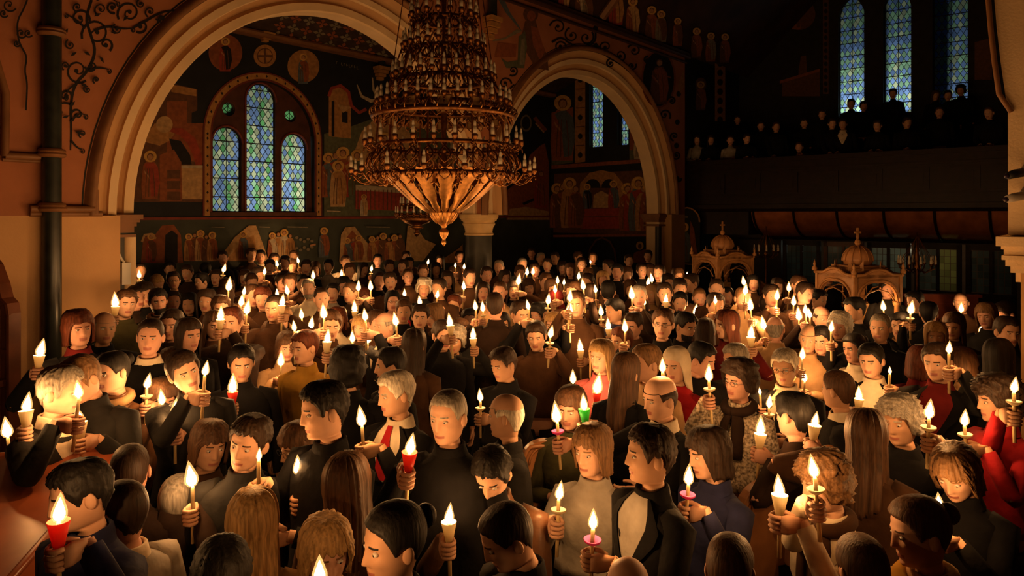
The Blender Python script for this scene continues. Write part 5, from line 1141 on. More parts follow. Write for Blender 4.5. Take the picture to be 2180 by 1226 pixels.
# ------------------------------------------------------------------ the crowd, one line per person:
# picture x, y of the head centre, head height in pixels (0 = from depth), yaw (0 faces the viewer, -90 picture left, 180 away), nod, hair, clothes, extras | own label
CROWD = '''
297 576 0 10 10 pD cG |
331 598 0 20 40 pO cB |
363 572 0 0 10 sK cK |
371 597 0 0 0 sD cK glasses |
401 580 0 -20 10 sD cD |
432 598 0 -60 15 sK cK |
437 574 0 180 0 sK cK |
461 590 0 -20 10 sD cG |
476 549 0 0 5 sD cK |
481 613 0 10 20 mB cT fem |
290 632 0 30 5 sD cD |
309 625 0 20 5 mD cK fem |
265 646 0 15 5 sB cE |person in an olive jacket holding a candle beside the pale left pier shaft
338 640 0 10 10 sK sD beard scarf=F |person in dark coat and brown scarf, right of the left pier shaft
367 641 0 10 0 uD cK fem |
403 645 0 -10 10 lK cK fem |
440 640 0 -15 5 lD cB fem |
470 655 0 5 15 sB cB |
478 634 0 -40 10 mB cB fem |
495 685 0 -20 5 sR cD |person in a dark brown jacket standing right of a taper with paper cup
399 712 0 30 10 lD cK fem |
317 716 0 -10 5 pD wK col=W |person in black sweater with a white collar, left of the long-coated figures
168 698 0 20 5 mR cK col=M |person in black coat over maroon sweater, leftmost in front of the plain pier
218 697 0 15 8 bG cK |person in heavy black coat, second from left in front of the plain pier
118 828 92 62 22 sG jG D=4.15 |person in dark grey suit leaning over the red-brown desk
196 792 75 -45 35 sL cG |person in grey coat with head bowed, behind the leather jacket with scarf
247 790 80 -50 12 uK cF scarf=T fem |person in brown leather jacket and tan scarf, looking left
362 775 62 25 15 sB cB fem |
408 785 78 20 5 sD cG roll=18 |person in charcoal coat with head tilted, left of the big swaying flame
512 768 72 5 25 sK cK |person in black coat looking down at a tall swaying flame
335 848 60 20 20 mB cB fem |
190 1046 108 -75 20 sK cN D=2.75 |person in navy blue jacket holding a candle low, at the lower left
280 1003 112 175 10 pD cD |person in dark brown seen from behind, just above the pale grey coat at lower left
268 1088 130 -140 12 pD cS col=W |person in pale grey coat with white collar, seen from behind at lower left
375 1068 105 150 15 pG cD |person seen from behind in dark brown, right of the pale grey coat
540 1112 132 178 5 lO cT fem |person in tan coat seen from behind, below the bending charcoal overcoat
465 1235 165 178 0 sK cK |person in black seen from behind at the bottom edge, left of the tan coat
520 935 112 -30 12 sD cG roll=-14 |person in charcoal overcoat bending, behind the bare white taper
437 946 98 20 15 mB cB fem |
645 948 102 -60 15 mB cG col=R fem glasses |person in grey coat with red collar and glasses facing left, beside the white taper
700 870 122 -70 15 sK cK |person in black coat in sharp profile facing left
742 785 88 175 0 cK cK |person in black seen from behind, between the mustard jacket and the red-tied suit
652 738 60 -50 10 sR cY |person in a mustard yellow jacket facing left
835 778 64 -85 10 sK cK beard |
850 836 98 -62 14 sW jK tie=R |person in black suit with white shirt and red tie, facing left
880 735 55 160 10 lD cB fem |
957 884 118 -30 10 pG cK |person in dark coat holding a red-cupped candle, just right of the red-tied suit
1080 886 82 -105 8 bW cG |person in charcoal coat turned away left, above the bowed leather jacket
1055 986 110 -15 38 sK cF |person in dark leather jacket with head deeply bowed
1115 1122 138 -70 35 pD cK |person in black looking down to the left, lower centre
842 1148 160 -62 10 uK cK fem |person in black facing left, largest figure at the bottom centre
745 1032 132 165 5 lB cB fem |person in brown seen from behind, right of the bare white taper
690 1160 140 15 25 mO cT fem |
1340 1266 150 -170 10 bB cB |person whose head just shows at the bottom edge below the pink-ringed candle
1560 1215 145 170 10 pB cB |person in brown seen from behind at the bottom edge, below the navy jacket
1846 1214 145 -150 10 pB cB |person in brown seen from behind at the bottom edge, below the cream coat
1975 1132 142 -60 20 uB cT scarf=Y fem |person in tan coat with mustard scarf facing left, lower right
2050 986 112 -20 38 mL cK fem badge |person in black coat with a round red badge, head bowed
1925 896 84 -25 12 cG cK fem |person in black coat holding a tall taper with drip guard, right side
1848 928 105 175 15 lB cB fem |
1770 1026 118 -58 22 cL cW scarf=B fem |person in cream coat with brown scarf gazing down at two candles
1520 962 105 -60 20 mD cN fem |person in navy jacket looking down left at a pink-cupped candle
1385 967 128 -72 2 sD lK shirt=S |person in open black coat over a pale shirt, facing left, lower centre
1265 955 104 -35 12 mL cS fem |person in pale grey button coat, centre foreground
1412 842 100 -55 20 bD jK shirt=W |person in dark suit and open white shirt facing left, before the red coat
1445 776 66 -30 12 kW cR fem |person in bright red coat and white headscarf
1380 772 66 -55 10 sL cT |
1327 792 78 160 5 lB cK fem |person in black turned away, just right of the pink-sleeved figure
1281 756 66 -30 12 lO cI fem |person in a pink top shielding a flame in a red cup
1575 808 76 -40 8 cD tW scarf=D fem glasses |person in speckled tweed coat, dark scarf and glasses
1570 764 56 -50 15 sG cG |
1485 762 56 60 25 sK cK |
1503 706 52 170 10 lD cT fem |
1550 690 56 -60 10 lR cM fem |person in maroon coat facing left, above the tweed coat
1410 688 56 -10 5 sB cK glasses |
1452 692 50 45 25 sK cK beard |
1327 724 46 -50 15 sR cD |
1312 660 42 -55 15 sK wN |
1145 712 52 -10 25 sD cB |person in brown jacket with head bowed, below and right of the slim column
1180 690 46 -15 10 lO cB fem |
1106 666 50 30 20 sD cK |
1065 690 48 20 10 lK cB fem |person in long brown coat, face brightly lit by the candle below the column
1080 772 60 -45 25 sD cK |person in black coat bowing left, just below the column
1150 668 36 -40 15 cK cD |
1183 640 38 160 0 hM cD |person in a maroon knitted hat seen from behind
1226 690 40 0 15 sD cK |
1276 648 36 -20 15 mB cB fem |
1371 656 36 -20 30 sD cK |
1447 642 40 0 15 sK cK |
1489 632 36 10 20 pL cG |
1548 630 32 0 5 sK cK |person in black facing the viewer, just below the farther domed canopy
1442 586 0 20 10 mB cB fem |
1445 612 0 10 20 sD cB |
1474 601 0 -50 15 sD cK |
1404 580 0 -20 10 sD cB |
1386 576 0 0 10 sB cB |
1367 575 0 20 5 sD cK |
1344 614 0 0 10 mB cB fem |
1361 629 0 0 10 pG cD |
1388 624 0 -30 10 kT cT fem |
1313 578 0 -10 5 sK wK col=W |
1333 583 0 20 10 mB cB fem |
1418 624 0 0 5 sD cK |
1063 568 0 -10 10 pG cB |
1073 591 0 20 5 lD cM fem |
1064 619 0 -10 10 pB cT |
1093 616 0 0 10 lD cK fem |
1106 580 0 10 10 sB cB |
1128 610 0 0 15 mB cB fem |
1159 598 0 15 15 sB cB |
1152 550 0 20 0 pG cK |
1132 539 0 0 0 sD cK |
1182 549 0 -20 0 sD cK |
1165 563 0 -10 10 sD cK |
1197 570 0 0 5 mD cK fem |
1230 547 0 50 10 sB cT |
1240 562 0 0 10 sD cG |
1262 549 0 0 5 sD cK |
1252 586 0 10 10 lL cB fem |
1285 594 0 0 10 lO cB fem |
1294 568 0 -50 5 sD cK |
1296 620 0 180 0 sK cK |
1254 625 0 170 10 lD cM fem |
1224 621 0 -20 15 sB cB |
1195 606 0 -30 15 mB cT fem |
1174 612 0 20 15 mB cB fem |
1111 563 0 20 5 pG cG |
1056 650 0 180 10 pD cD |
1230 646 0 -10 10 sB cB |
804 554 0 0 5 sK cK |
827 568 0 10 10 sD cB |
857 568 0 -20 5 sD cB |
864 547 0 0 5 sD cB |
870 562 0 20 0 sK cK |
869 588 0 10 5 pB cB |
807 597 0 0 5 pD cK |
833 598 0 0 10 sD cB |
901 578 0 0 10 sB cB |
928 573 0 10 5 lK cK fem |
937 555 0 -10 0 lK cK fem |
901 612 0 0 10 cW wK scarf=R fem |
937 613 0 -30 10 sD cB |
954 594 0 0 5 lD cB fem |
969 583 0 -20 10 mB cT fem |
977 546 0 20 5 sD cB |
1026 620 0 10 5 lD cB fem |person in brown coat standing directly in front of the slim column
834 641 0 10 0 kK wR fem glasses |person in bright red scarf and glasses under the great chandelier
859 661 40 0 10 sB cK |
893 674 46 -5 5 sD cK |person in black coat facing the viewer, below and left of the column
928 671 46 -45 20 mL cB fem |
969 648 36 -20 10 sR cB |
821 694 48 -60 0 bG jK tie=K |person in dark suit with striped tie looking up to the left
1002 680 36 0 10 sK wC skin3 fem |person in a teal top, below and left of the slim column
982 704 44 20 10 sB cG |
966 722 50 -10 15 cG cG fem |
556 546 0 0 5 sK jK tie=K |
534 542 0 20 10 sB cB |
581 552 0 20 15 sD cB |
573 567 0 0 10 sD cB |
606 558 0 -10 10 sD cB |
622 565 0 10 10 mB cB fem |
626 546 0 -10 5 pB cB |
651 568 0 0 10 sD cK |
673 571 0 0 10 mB cB fem |
699 567 0 -20 5 sK cS |person in a pale jacket in the rear row, below the painted cave
735 557 0 10 10 sB wW |
743 576 0 0 15 sB cB |
772 573 0 30 10 lD cB fem |
533 598 0 20 25 sB cB |
551 586 0 30 10 sD cB |
617 601 0 -10 15 sB cB |
642 602 0 20 5 sK cB |
658 614 0 0 5 pG cW beard |person in a long cream coat lit from below, in front of the window bay
709 622 40 -10 5 sK cS |person in pale jacket and open collar below the painted frieze's haloed figure
733 607 0 0 10 mK cK fem |
748 622 0 -40 10 pB cD |
771 632 0 30 15 mR cM fem |
686 634 0 10 5 pD cB |
717 679 46 5 5 mR cW fem |person in cream coat facing forward with small candles, below the painted frieze
534 628 0 20 15 pB cB |
562 634 0 -10 20 sR cB |
554 671 42 30 15 lR cM fem |
585 655 0 -20 10 pD cB |
601 678 46 -10 10 lL cE fem |
573 712 46 20 15 mB cB fem |
771 696 44 -25 15 mO cB fem |
800 688 44 20 5 sB cB |
606 735 52 10 20 mB cT fem |
1604 602 0 0 5 lK cB fem |person in brown facing forward, just right of the farther domed canopy
1656 609 0 0 10 lD cB fem |
1697 605 0 30 15 sB cB |
1708 622 0 50 20 sD cB |
1739 636 38 50 20 sK cK |person in black looking down right, left of the nearer domed canopy
1630 648 36 160 10 sD cT |
1579 634 0 20 15 pL cT |
1699 668 38 -20 10 mD cB fem |
1749 675 42 30 15 bD cD |
1653 700 48 170 10 bG cT |
1788 693 50 -20 15 cW cG fem |person in charcoal coat just below the nearer domed canopy
1824 658 46 -55 15 sK cK |person in black coat turned left, in front of the nearer domed canopy
1721 718 48 -10 20 bG cT |
1753 722 48 -15 20 sK cK |
1762 588 0 20 5 sD cK |
1888 613 0 20 15 sK cG |
1953 641 36 -40 15 sK cK |
2049 643 36 0 20 bG cB |person with a candle held at chin height, before the right doors
2105 671 44 -20 15 mL cG |
2152 662 44 -50 35 sD cB |
1875 696 54 -15 10 pG cK |person in long black coat, right of the nearer domed canopy
1917 692 48 -15 10 sK cB col=T fem |
1978 667 44 180 5 sK cK |
1994 714 50 0 10 lO cB fem |
2030 692 52 -10 20 lB cB fem |
2141 705 48 30 10 sD cG |
2001 768 64 -20 15 sD jK shirt=M |person in black jacket and maroon sweater, right side
1957 771 52 150 10 mR cM fem |
2127 760 62 170 5 lK cG fem |
2055 775 52 -60 20 mB cT fem |
1860 764 58 -20 20 sK jK shirt=W |person in dark suit and white shirt looking down, right side
1825 740 52 -40 15 uK cW fem |person in cream jacket just behind the white shirt
1674 778 64 -15 20 sW jK glasses tie=K |person in dark suit and glasses, right of the tweed coat
1786 830 68 -120 10 pB cK col=W |person in black with white collar turned away left, right side
1692 884 92 -125 15 sK cD fem |person in dark brown facing away left, right of the tweed coat
2132 850 88 -62 15 cD wR fem |person in red top facing left at the right edge
1218 866 60 -20 15 mB cE fem |
#FILL
1715 640 0 0 15 mD cB fem |
1640 628 0 20 10 sD cB |
700 690 0 10 20 sB cB |
940 712 50 20 15 sD cK |
1350 690 44 -30 20 sD cB |
1610 700 44 -20 10 lB cB fem |
1250 600 0 -20 10 sD cB |
1520 648 0 20 15 sD cB |
760 655 0 -20 15 lD cB fem |
650 655 0 20 10 sD cD |
520 590 0 -10 10 mB cB fem |
600 600 0 20 15 sD cB |
790 620 0 -10 10 sK cK |
880 625 0 10 15 sD cB |
1000 590 0 20 10 sD cB |
985 628 0 -20 10 mD cB fem |
1035 585 0 10 5 sD cK |
1140 575 0 0 10 sD cB |
1215 575 0 -10 5 lB cB fem |
1340 555 0 10 0 sD cK |
1380 545 0 -10 0 sD cK |
1420 600 0 20 10 lD cB fem |
1465 625 0 10 10 sD cK |
1525 615 0 0 10 pD cB |
455 690 0 10 15 lB cB fem |
365 690 0 -20 10 sD cD |
520 700 0 -20 10 mR cM fem |
'''
# flame centre in the picture, fitting (t bare taper, d white drip ring, c paper cup, r red cup, p pink cup, g green cup), flame size
FLAMES = '''85 742 c1.2;55 858 c1.1;170 830 t1;170 884 c1;15 912 t1.3;313 812 d1;437 785 t.9;345 846 t1;372 872 c1.2@335,848;495 818 r1.3;125 1085 r1.2@190,1046;410 1012 t1.4@375,1068;551 967 t.6;633 992 t1@645,948;770 888 t1.2@850,836;873 945 r1.1@957,884;955 1095 c1@1055,986;1023 842 d.9;597 765 t1.2;297 584 d1;247 640 c1.2;266 683 t1;470 668 c1.1;476 571 d1;487 606 t1.2;519 619 t.7;513 640 t1;525 655 t1.2;590 561 t1;607 578 c1;563 577 t.9;635 554 t.9;612 617 t1;590 623 t.8;600 640 c1;667 585 t.9;727 581 t1;790 571 d1;763 609 t1;789 608 t1;755 653 c1.1;778 670 t1;690 663 t1.2;642 668 t.9;627 694 t.8;661 688 t1.1;697 716 c1;750 717 t1;783 718 t1.1;843 680 t1.1;861 624 d1;894 640 p1;911 557 t.9;930 626 t.8;988 567 t1;969 564 t.6;988 608 t1;958 682 c1;1013 650 t.9;1028 653 d1;1007 710 c1;1070 733 t1;1172 706 d1;1220 803 t1;1236 735 c1;1270 818 r1.5@1281,756;1243 857 g1;1185 880 p1.3;1190 1045 d1@1265,955;1263 1106 p1@1385,967;1467 1012 p1.1@1520,962;1410 778 t.9;1508 795 d1.1@1575,808;1295 690 c1;1332 694 t1;1280 661 d1;1212 656 t1.2;1167 637 d1;1213 630 t1;1242 606 t1;1268 615 t.8;1187 596 t.8;1200 600 t.7;1103 595 t1.2;1122 578 t1.1;1134 577 t1;1232 587 t1.1;1257 557 t.6;1182 615 t.8;1125 649 t.8;1345 624 t1.2;1371 641 t.8;1388 592 t1.1;1380 600 t1.1;1462 584 t.6;1480 660 d1.1;1523 638 t.7;1417 635 c.8;1584 598 t1.1;1586 616 t1;1597 648 t1.2;1654 628 t1;1653 661 t.9;1680 611 t1;1690 640 t1;1702 669 t1.3;1715 658 t.9;1724 667 t.9;1626 688 t1.2;1598 706 c1.1;1709 752 t1;1714 801 t1;1769 695 t.9;1880 651 t1.1;1938 655 d1.2;2047 655 d1;2090 702 t1;2020 740 t.8;1895 788 t.5;1830 838 c1;1978 872 d1.1@1925,896;2052 890 d1@2132,850;1637 855 d.9;1618 832 t.5;1620 908 c1.2@1692,884;1735 893 c.9;1660 1035 c1.1@1770,1026;1733 995 d1.1@1770,1026;2003 1073 t1@2050,986;2158 820 d.9;2082 823 t.5;680 1218 t1.2'''
# gallery people: x, y, row, yaw, hair, clothes
GALLERY = '''1484 297 0 0 lD wS fem;1513 297 0 5 lD wK fem;1555 298 0 0 uD cS fem;1589 295 0 20 sD cK;1652 270 0 10 pB cK;1702 313 0 -10 pB cK;1771 263 0 10 sD cK;1795 264 0 -10 sD jK;1750 243 1 0 sD cK;1869 267 0 -15 sD cK fem;1930 261 0 20 sD cK;2000 239 1 0 pB cK;2107 240 0 -20 pB cK;1812 221 2 0 sK cK;1838 226 2 10 sK cK;1901 199 3 0 sK cK;1990 203 3 20 lB cK fem;2046 192 3 -10 cK cK;2018 203 3 0 sK cK;1570 255 2 0 sD cK;1620 268 1 0 sD cK;1712 262 1 0 sD cK'''
def parse(line, i):
    d, lab = line.split('|'); t = d.split(); r = dict(px=float(t[0]), py=float(t[1]), hpx=float(t[2]), yaw=float(t[3]), pitch=float(t[4]), hair=t[5], top=t[6], label=lab.strip(), seed=100+i, arms={})
    for e in t[7:]:
        if '=' in e: k, v = e.split('='); r[k] = float(v) if k in ('roll', 'D') else v
        elif e == 'skin3': r['skin'] = 3
        else: r[e] = True
    r['fem'] = 1 if r.get('fem') else 0
    rr = random.Random(i*31+5)
    r.setdefault('skin', rr.choice([0, 0, 1, 2])); r['legs'] = rr.choice('KKGNDB'); r['roll'] = math.radians(r.get('roll', rr.uniform(-5, 5)))
    zc0 = (1.53 if r['fem'] else 1.60)+rr.uniform(-.03, .03); dy = r['py']-HY
    if r['hpx']:
        D = .245*F/r['hpx']; zc = ZC-dy/F*D
        if not 1.12 < zc < 1.74: D = (ZC-min(1.74, max(1.12, zc)))*F/dy
        D0 = (ZC-zc0)*F/dy; D = .5*D+.5*D0 if r['py'] < 920 else D
    else: D = (ZC-zc0)*F/dy
    r['D'] = r.get('D', D); r['Dorig'] = r['D']; return r
LINES = [l for l in CROWD.strip().split('\n') if l.strip()]; NCORE = LINES.index('#FILL'); LINES.remove('#FILL')
recs = [parse(l, i) for i, l in enumerate(LINES)]
for k_, r in enumerate(recs): r['fill'] = k_ >= NCORE
# keep bodies apart: slide along each sight line so the picture position stays put
for it in range(260):
    P = np.array([((r['px']-CX)/F*r['D'], r['D']) for r in recs]); moved = 0
    push = np.zeros(len(recs))
    for i in range(len(recs)):
        dd = np.hypot(*(P-P[i]).T); dd[i] = 9
        for j in np.where(dd < .56)[0]:
            if recs[i]['D'] >= recs[j]['D']: push[i] += .02
            else: push[i] -= .02
            moved += 1
    for i, r in enumerate(recs):
        if push[i]:
            D = r['D']+max(-.03, min(.03, push[i])); zc = ZC-(r['py']-HY)/F*D
            if 1.38 < zc < 1.78 and abs(D/r['Dorig']-1) < (.06 if r['py'] > 920 else .12 if r['py'] > 700 else .22): r['D'] = D
    if not moved: break
Pq = np.array([((r['px']-CX)/F*r['D'], r['D']) for r in recs]); drop = set()
for i, r in enumerate(recs):
    dd = np.hypot(*(Pq-Pq[i]).T); dd[i] = 9; dd[list(drop)] = 9
    if r['fill'] and dd.min() < .42: drop.add(i)
recs = [r for i, r in enumerate(recs) if i not in drop]
print('dropped', len(drop), 'close pairs', sum(1 for i in range(len(recs)) for j in range(i) if math.hypot((recs[i]['px']-CX)/F*recs[i]['D']-(recs[j]['px']-CX)/F*recs[j]['D'], recs[i]['D']-recs[j]['D']) < .36))
def in_wall(r):
    x, y = (r['px']-CX)/F*r['D'], r['D']; s, n = x*CA+y*SA, -x*SA+y*CA
    if s < 3.6 and n > 7.85: return True
    if s > 14.8 and 7.85 < n < 9.15: return True
    return n > 11.9 or s > (15.5 if n > 8.5 else 16.9) or math.hypot(s-8.985, n-8.52) < .52
for r in recs:
    k = 0
    while in_wall(r) and k < 60: r['D'] -= .05; k += 1
    D = r['D']; p = px2w(r['px'], r['py'], D); r['x'], r['y'], r['zc'] = p.x, p.y, p.z
    yaw = math.radians(r['yaw']); by = yaw*.72 if abs(r['yaw']) < 130 else yaw*.96
    d0 = math.atan2(-p.y, -p.x); r['phi'] = d0+by; r['hy'] = yaw-by; r['hp'] = math.radians(r['pitch']*(.55 if r['pitch'] < 30 else .8)); r['lod'] = 0 if D < 3.9 else (1 if D < 7.2 else 2)
# candles and who holds them
m = MB(); m.lathe([(.0085, -.26), (.0085, -.012), (.006, -.004), (.002, 0)], (0, 0, 0), 10); TAPER_ME = m.mesh('wax_taper', [WAX])
m = MB(); m.lathe([(.0, 0), (.009, .006), (.0135, .018), (.0125, .032), (.008, .050), (.003, .068), (.0, .078)], (0, 0, 0), 10); m.lathe([(.0, -.004), (.012, .002), (.0185, .016), (.018, .034), (.0125, .056), (.006, .080), (.0, .096)], (0, 0, 0), 12, 1)
FLAME_ME = m.mesh('flame', [emit_mat('candle_flame', (1., .78, .45), 14., True), emit_mat('flame_mantle', (1., .55, .16), .55, True)])
m = MB(); m.tube([(0, 0, -.004), (.001, 0, .012)], .0012, 5); WICK_ME = m.mesh('wick', [BLACK])
CUPC = dict(c=nmat('white_paper_cup', (.72, .62, .45), .6, var=.05), r=nmat('red_paper_cup', (.50, .07, .04), .5, var=.1), p=nmat('pink_plastic_cup', (.75, .12, .38), .4, var=.05), g=nmat('green_plastic_cup', (.04, .30, .08), .4, var=.05))
for k_, mt_ in CUPC.items():
    nt = mt_.node_tree; pb = nt.nodes['Principled BSDF']; pb.inputs['Subsurface Weight'].default_value = 0.
    tr = nt.nodes.new('ShaderNodeBsdfTranslucent'); mx = nt.nodes.new('ShaderNodeMixShader'); mx.inputs[0].default_value = .5; tr.inputs[0].default_value = dict(c=(.8, .65, .4, 1), r=(.7, .08, .05, 1), p=(.9, .15, .4, 1), g=(.1, .5, .1, 1))[k_]
    out = [n for n in nt.nodes if n.type == 'OUTPUT_MATERIAL'][0]; nt.links.new(pb.outputs[0], mx.inputs[1]); nt.links.new(tr.outputs[0], mx.inputs[2]); nt.links.new(mx.outputs[0], out.inputs[0])
CUP_ME = {}
for k_ in 'crg':
    m = MB(); m.lathe([(.010, -.085), (.016, -.085), (.034, .0), (.0325, .0), (.014, -.082), (.010, -.082)], (0, 0, 0), 16); CUP_ME[k_] = m.mesh('paper_cup', [CUPC[k_]])
for k_, mt_ in (('p', CUPC['p']), ('d', CUPC['c'])):
    m = MB(); m.lathe([(.010, -.070), (.012, -.072), (.034, -.058), (.036, -.050), (.033, -.048), (.012, -.066)], (0, 0, 0), 18); CUP_ME[k_] = m.mesh('drip_guard', [mt_])
candles = []
for i, tok in enumerate(FLAMES.split(';')):
    a = tok.split(); hold = None
    if '@' in a[2]: a[2], hd_ = a[2].split('@'); hold = tuple(float(v) for v in hd_.split(','))
    candles.append(dict(hold=hold, px=float(a[0]), py=float(a[1]), kind=a[2][0], size=float(a[2][1:]), i=i))
P = np.array([(r['x'], r['y']) for r in recs]); used = {}
PX = np.array([r['px'] for r in recs]); PY = np.array([r['py'] for r in recs]); PD = np.array([r['D'] for r in recs])
def hidden(px, py, D, me):
    f = F/PD; front = PD < D-.03
    head = (np.abs(px-PX) < .115*f) & (np.abs(py-PY) < .155*f); tor = (np.abs(px-PX) < .23*f) & (py > PY+.19*f)
    k = front & (head | tor); k[me] = front[me] & head[me]; return bool(k.any())
for c in candles:
    best = None
    u = (c['px']-CX)/F; v = (HY-c['py'])/F
    for ri, r in enumerate(recs):
        if c['hold'] and (abs(r['px']-c['hold'][0]) > 2 or abs(r['py']-c['hold'][1]) > 2): continue
        if abs(c['px']-r['px']) > .85*F/r['D'] or c['py'] < r['py']-.12*F/r['D']: continue
        if len(used.get(ri, [])) >= 2: continue
        fw = np.array([math.cos(r['phi']), math.sin(r['phi'])])
        for dD in np.arange(-.6, .36, .05):
            D = r['D']+dD
            if D < 1.2: continue
            q = np.array([u*D, D]); z = ZC+v*D; rel = q-P[ri]; hd = math.hypot(*rel); dz = z-r['zc']
            if not (.20 < hd < (.72 if c['hold'] else .62)) or not (-.66 < dz < .22): continue
            near = np.hypot(*(P-q).T); near[ri] = 9
            cost = abs(hd-.36)*1.5+abs(dz+.22)*1.2+(1-float(rel@fw)/hd)*.45+.5*len(used.get(ri, []))+(.8 if near.min() < .17 else 0)+(.25 if dD > 0 else 0)+(2.5 if hidden(c['px'], c['py']+.02*F/D, D, ri) else 0)
            if best is None or cost < best[0]: best = (cost, ri, D)
    if best is None: 
        D_ = (ZC-1.32)*F/(c['py']-HY); q = np.array([u*D_, D_]); dd = np.hypot(*(P-q).T); dd = np.array([d if len(used.get(k, [])) < 2 and (not c['hold'] or (abs(recs[k]['px']-c['hold'][0]) < 2 and abs(recs[k]['py']-c['hold'][1]) < 2)) else 99 for k, d in enumerate(dd)]); ri = int(np.argmin(dd)); print('far holder', c['px'], c['py'], round(float(dd[ri]), 2))
        c['D'] = min(D_, recs[ri]['D']+.25); c['D'] = max(c['D'], recs[ri]['D']-.45); c['holder'] = ri; used.setdefault(ri, []).append(c)
    else:
        c['D'] = best[2]; c['holder'] = best[1]; used.setdefault(best[1], []).append(c)
print('candles without holder', [(c['px'], c['py']) for c in candles if c['holder'] is None])
for c in candles:
    p = px2w(c['px'], c['py'], c['D']); c['p'] = np.array(p)
    rr = random.Random(c['i']); ax = np.array([rr.uniform(-.08, .08), rr.uniform(-.08, .08), 1.]); ax /= np.linalg.norm(ax); c['ax'] = ax
    c['size'] *= max(.72, min(1.3, .62+.085*c['D'])); c['top'] = c['p']-ax*(.036*c['size'])
    if c['holder'] is not None:
        r = recs[c['holder']]; gd = {'c': .115, 'r': .115, 'g': .115}.get(c['kind'], .135); G = c['top']-ax*gd
        rt = np.array([math.sin(r['phi']), -math.cos(r['phi'])]); side = 1 if (c['p'][:2]-P[c['holder']])@rt > 0 else -1
        if side in r['arms']: side = -side
        if side not in r['arms']: r['arms'][side] = ('grip', G, ax); r['holds'] = c
        G_ok = True
# second hands that shelter the flame, some clasped hands
for i, r in enumerate(recs):
    if len(r['arms']) == 1 and i % 4 == 0 and r['lod'] < 2:
        s_ = list(r['arms'])[0]; r['arms'][-s_] = ('free', (-s_*.06, .24, -.46))
for r in recs: person(r)
# ------------------------------------------------------------------ candles
for c in candles:
    o = link('candle', None, None, loc=tuple(c['top'])); o.rotation_mode = 'QUATERNION'; o.rotation_quaternion = Vector((0, 0, 1)).rotation_difference(Vector(c['ax']))
    c['root'] = o
    link('wax_taper', TAPER_ME, o); w = link('wick', WICK_ME, o)
    f = link('flame', FLAME_ME, o); f.scale = (c['size']*1.3,)*2+(c['size'],); f.location = (0, 0, -.002)
    rr = random.Random(c['i']*7+1); f.rotation_euler = (rr.uniform(-.15, .15), rr.uniform(-.15, .15), 0)
    if c['kind'] in CUP_ME: link('paper_cup' if c['kind'] in 'crg' else 'drip_guard', CUP_ME[c['kind']], o)
    l = bpy.data.lights.new('candle_light', 'POINT'); l.energy = CANDLE_W*c['size']**.5; l.color = FLAME_COL; l.shadow_soft_size = .012
    lo = bpy.data.objects.new('candle_light', l); COL.objects.link(lo); lo.parent = o; lo.location = (0, 0, .034*c['size'])
# ------------------------------------------------------------------ gallery people
grecs = []
for i, tok in enumerate(GALLERY.split(';')):
    t = tok.split(); px, py, row, yaw = float(t[0]), float(t[1]), int(t[2]), float(t[3])
    s_ = (16.74, 17.62, 18.62, 19.35)[row]; z0 = (2.78, 3.18, 3.58, 3.80)[row]
    rs, rn = _ray(px); D = s_/rs; p = px2w(px, py, D); zh = min(1.78, max(1.15, p.z-z0))
    r = dict(px=px, py=py, D=D, x=p.x, y=p.y, zc=z0+zh, z0=z0, phi=math.atan2(-p.y, -p.x)+math.radians(yaw)*.7, hy=math.radians(yaw)*.3, hp=math.radians(12), yaw=yaw, pitch=12, hair=t[4], top=t[5], fem=1 if len(t) > 6 else 0, seed=900+i, skin=i % 3, lod=2, legs='K', arms={}, label='', gal=True, row=row)
    if row == 0:
        for sd in (1, -1):
            if (i+sd) % 3: r['arms'][sd] = ('free', (sd*.12, .28, 3.83-r['zc']))
    person(r); grecs.append(r)
# ------------------------------------------------------------------ labels
CN = {k: v[0] for k, v in CLOTH.items()}
TN = dict(j='suit', c='coat', w='sweater', s='coat', h='hooded coat', l='coat', t='tweed coat')
ANCH = [(268, 560, 'the pale left pier shaft'), (370, 520, 'the painted dark doorway'), (470, 475, "the triple window's left edge"), (560, 475, 'the triple window'), (660, 475, "the triple window's right edge"), (690, 520, 'the lone haloed figure in the frieze'), (756, 520, 'the painted cave'), (945, 520, "the chandelier's finial"), (886, 495, 'the smaller chandelier'), (1018, 560, 'the slim column'), (1280, 535, 'the painted archway'), (1120, 470, 'the painted hillside'), (1405, 500, 'the right respond'), (1462, 510, 'the angel icon'), (1538, 560, 'the farther domed canopy'), (1632, 545, 'the left candelabrum'), (1826, 600, 'the nearer domed canopy'), (1952, 560, 'the right candelabrum'), (2150, 560, 'the stone pier at right'), (30, 700, 'the wooden stall')]
for px, py, ph in [(1445, 776, 'the red coat'), (850, 836, 'the red-tied suit'), (247, 790, 'the leather jacket with scarf'), (652, 738, 'the mustard jacket'), (700, 870, 'the sharp black-coated profile'), (1265, 955, 'the pale grey button coat'), (1575, 808, 'the tweed coat'), (717, 679, 'the cream coat below the frieze'), (1770, 1026, 'the cream coat at lower right'), (2050, 986, 'the red badge'), (1183, 640, 'the maroon hat'), (1281, 756, 'the pink top'), (540, 1112, 'the tan coat seen from behind'), (190, 1046, 'the navy jacket'), (1674, 778, 'the suit with glasses'), (1925, 896, 'the black coat with tall taper'), (834, 641, 'the red scarf with glasses'), (2001, 768, 'the maroon sweater at right'), (1065, 690, 'the brightly lit long-coated face'), (512, 768, 'the tall swaying flame'), (2132, 850, 'the red top at the right edge'), (168, 698, 'the maroon collar')]: ANCH.append((px, py, ph))
USED = set()
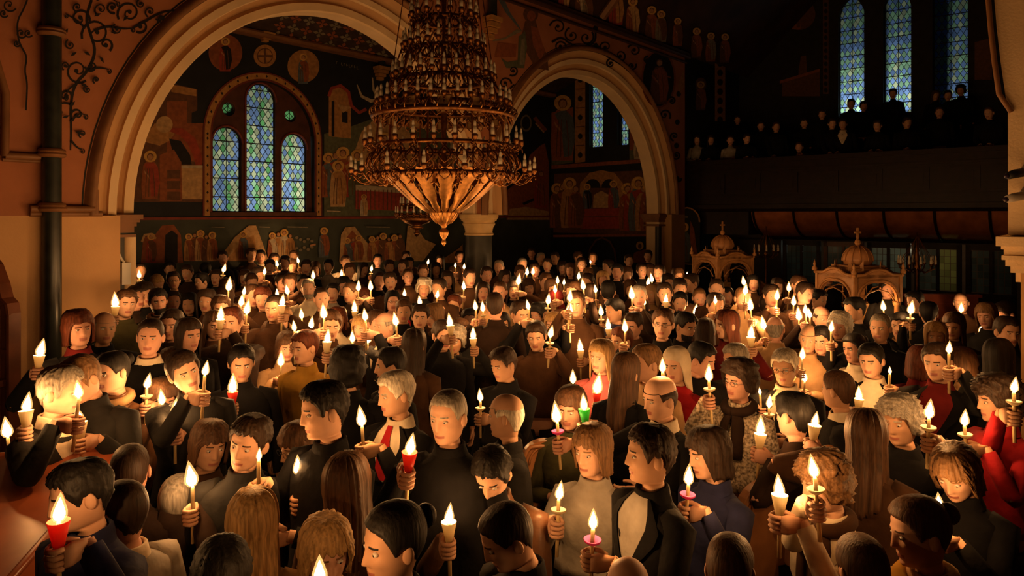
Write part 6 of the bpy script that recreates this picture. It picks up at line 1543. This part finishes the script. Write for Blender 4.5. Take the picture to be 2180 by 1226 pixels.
def rel_phrase(px, py, k):
    A = sorted(ANCH, key=lambda a: math.hypot(a[0]-px, (a[1]-py)*1.1)); A = [a for a in A if math.hypot(a[0]-px, a[1]-py) > 6]
    ax, ay, ph = A[k]; dx, dy = px-ax, py-ay; d = math.hypot(dx, dy)
    near = 'just ' if d < 45 else ('' if d < 110 else 'well ')
    if abs(dx) > 2.2*abs(dy): w = 'right of ' if dx > 0 else 'left of '
    elif abs(dy) > 2.2*abs(dx): w = 'below ' if dy > 0 else 'above '
    else: w = ('below' if dy > 0 else 'above')+(' and right of ' if dx > 0 else ' and left of ')
    return near+w+ph
def unique(variants):
    for v in variants:
        v = ' '.join(v.split()); n = len(v.split())
        if 4 <= n <= 16 and v not in USED: USED.add(v); return v
    return None
def face_word(y):
    y = (y+180) % 360-180
    return 'facing forward' if abs(y) < 25 else ('turned left' if -130 < y < 0 else ('turned right' if 0 < y < 130 else 'seen from behind'))
for r in recs+grecs:
    o = r['root']; o['category'] = 'person'
    gal_ = r.get('gal'); o['group'] = 'people in the gallery' if gal_ else 'crowd standing in the nave'
    if r['label']: o['label'] = r['label']; USED.add(r['label']); continue
    cl = CN[r['top'][1]]+' '+TN[r['top'][0]] if r['top'][0] != 't' else 'tweed coat'
    hd = ' holding a candle' if r.get('holds') else (' with bowed head' if r['pitch'] >= 20 else ' '+face_word(r['yaw']))
    if gal_:
        ga = {0: 'at the gallery rail', 1: 'in the second gallery row', 2: 'high in the gallery', 3: 'against the tall gallery windows'}[r['row']]
        A = [(1462, 'above the angel icon'), (1540, 'right of the arcade end'), (1660, 'below the dim round painting'), (1812, 'below the left tall lancet'), (1905, 'below the middle tall lancet'), (2020, 'below the right tall lancet'), (2110, 'beside the near pier')]
        q = sorted(A, key=lambda a: abs(a[0]-r['px'])); V = ['person in %s %s, %s' % (cl, ga, a[1]) for a in q]
    else: V = ['person in %s%s, %s' % (cl, h, rel_phrase(r['px'], r['py'], k)) for k in range(6) for h in (hd, ' '+face_word(r['yaw']))]
    o['label'] = unique(V) or V[0]
KN = dict(t='bare taper', d='taper with white drip guard', c='taper in a white paper cup', r='taper in a red paper cup', p='taper with pink drip guard', g='taper in a green cup')
for c in candles:
    o = c['root']; o['category'] = 'candle'; o['group'] = 'lit candles held by the crowd'
    V = ['lit %s, %s' % (KN[c['kind']], rel_phrase(c['px'], c['py'], k)) for k in range(8)]
    o['label'] = unique(V) or V[0]
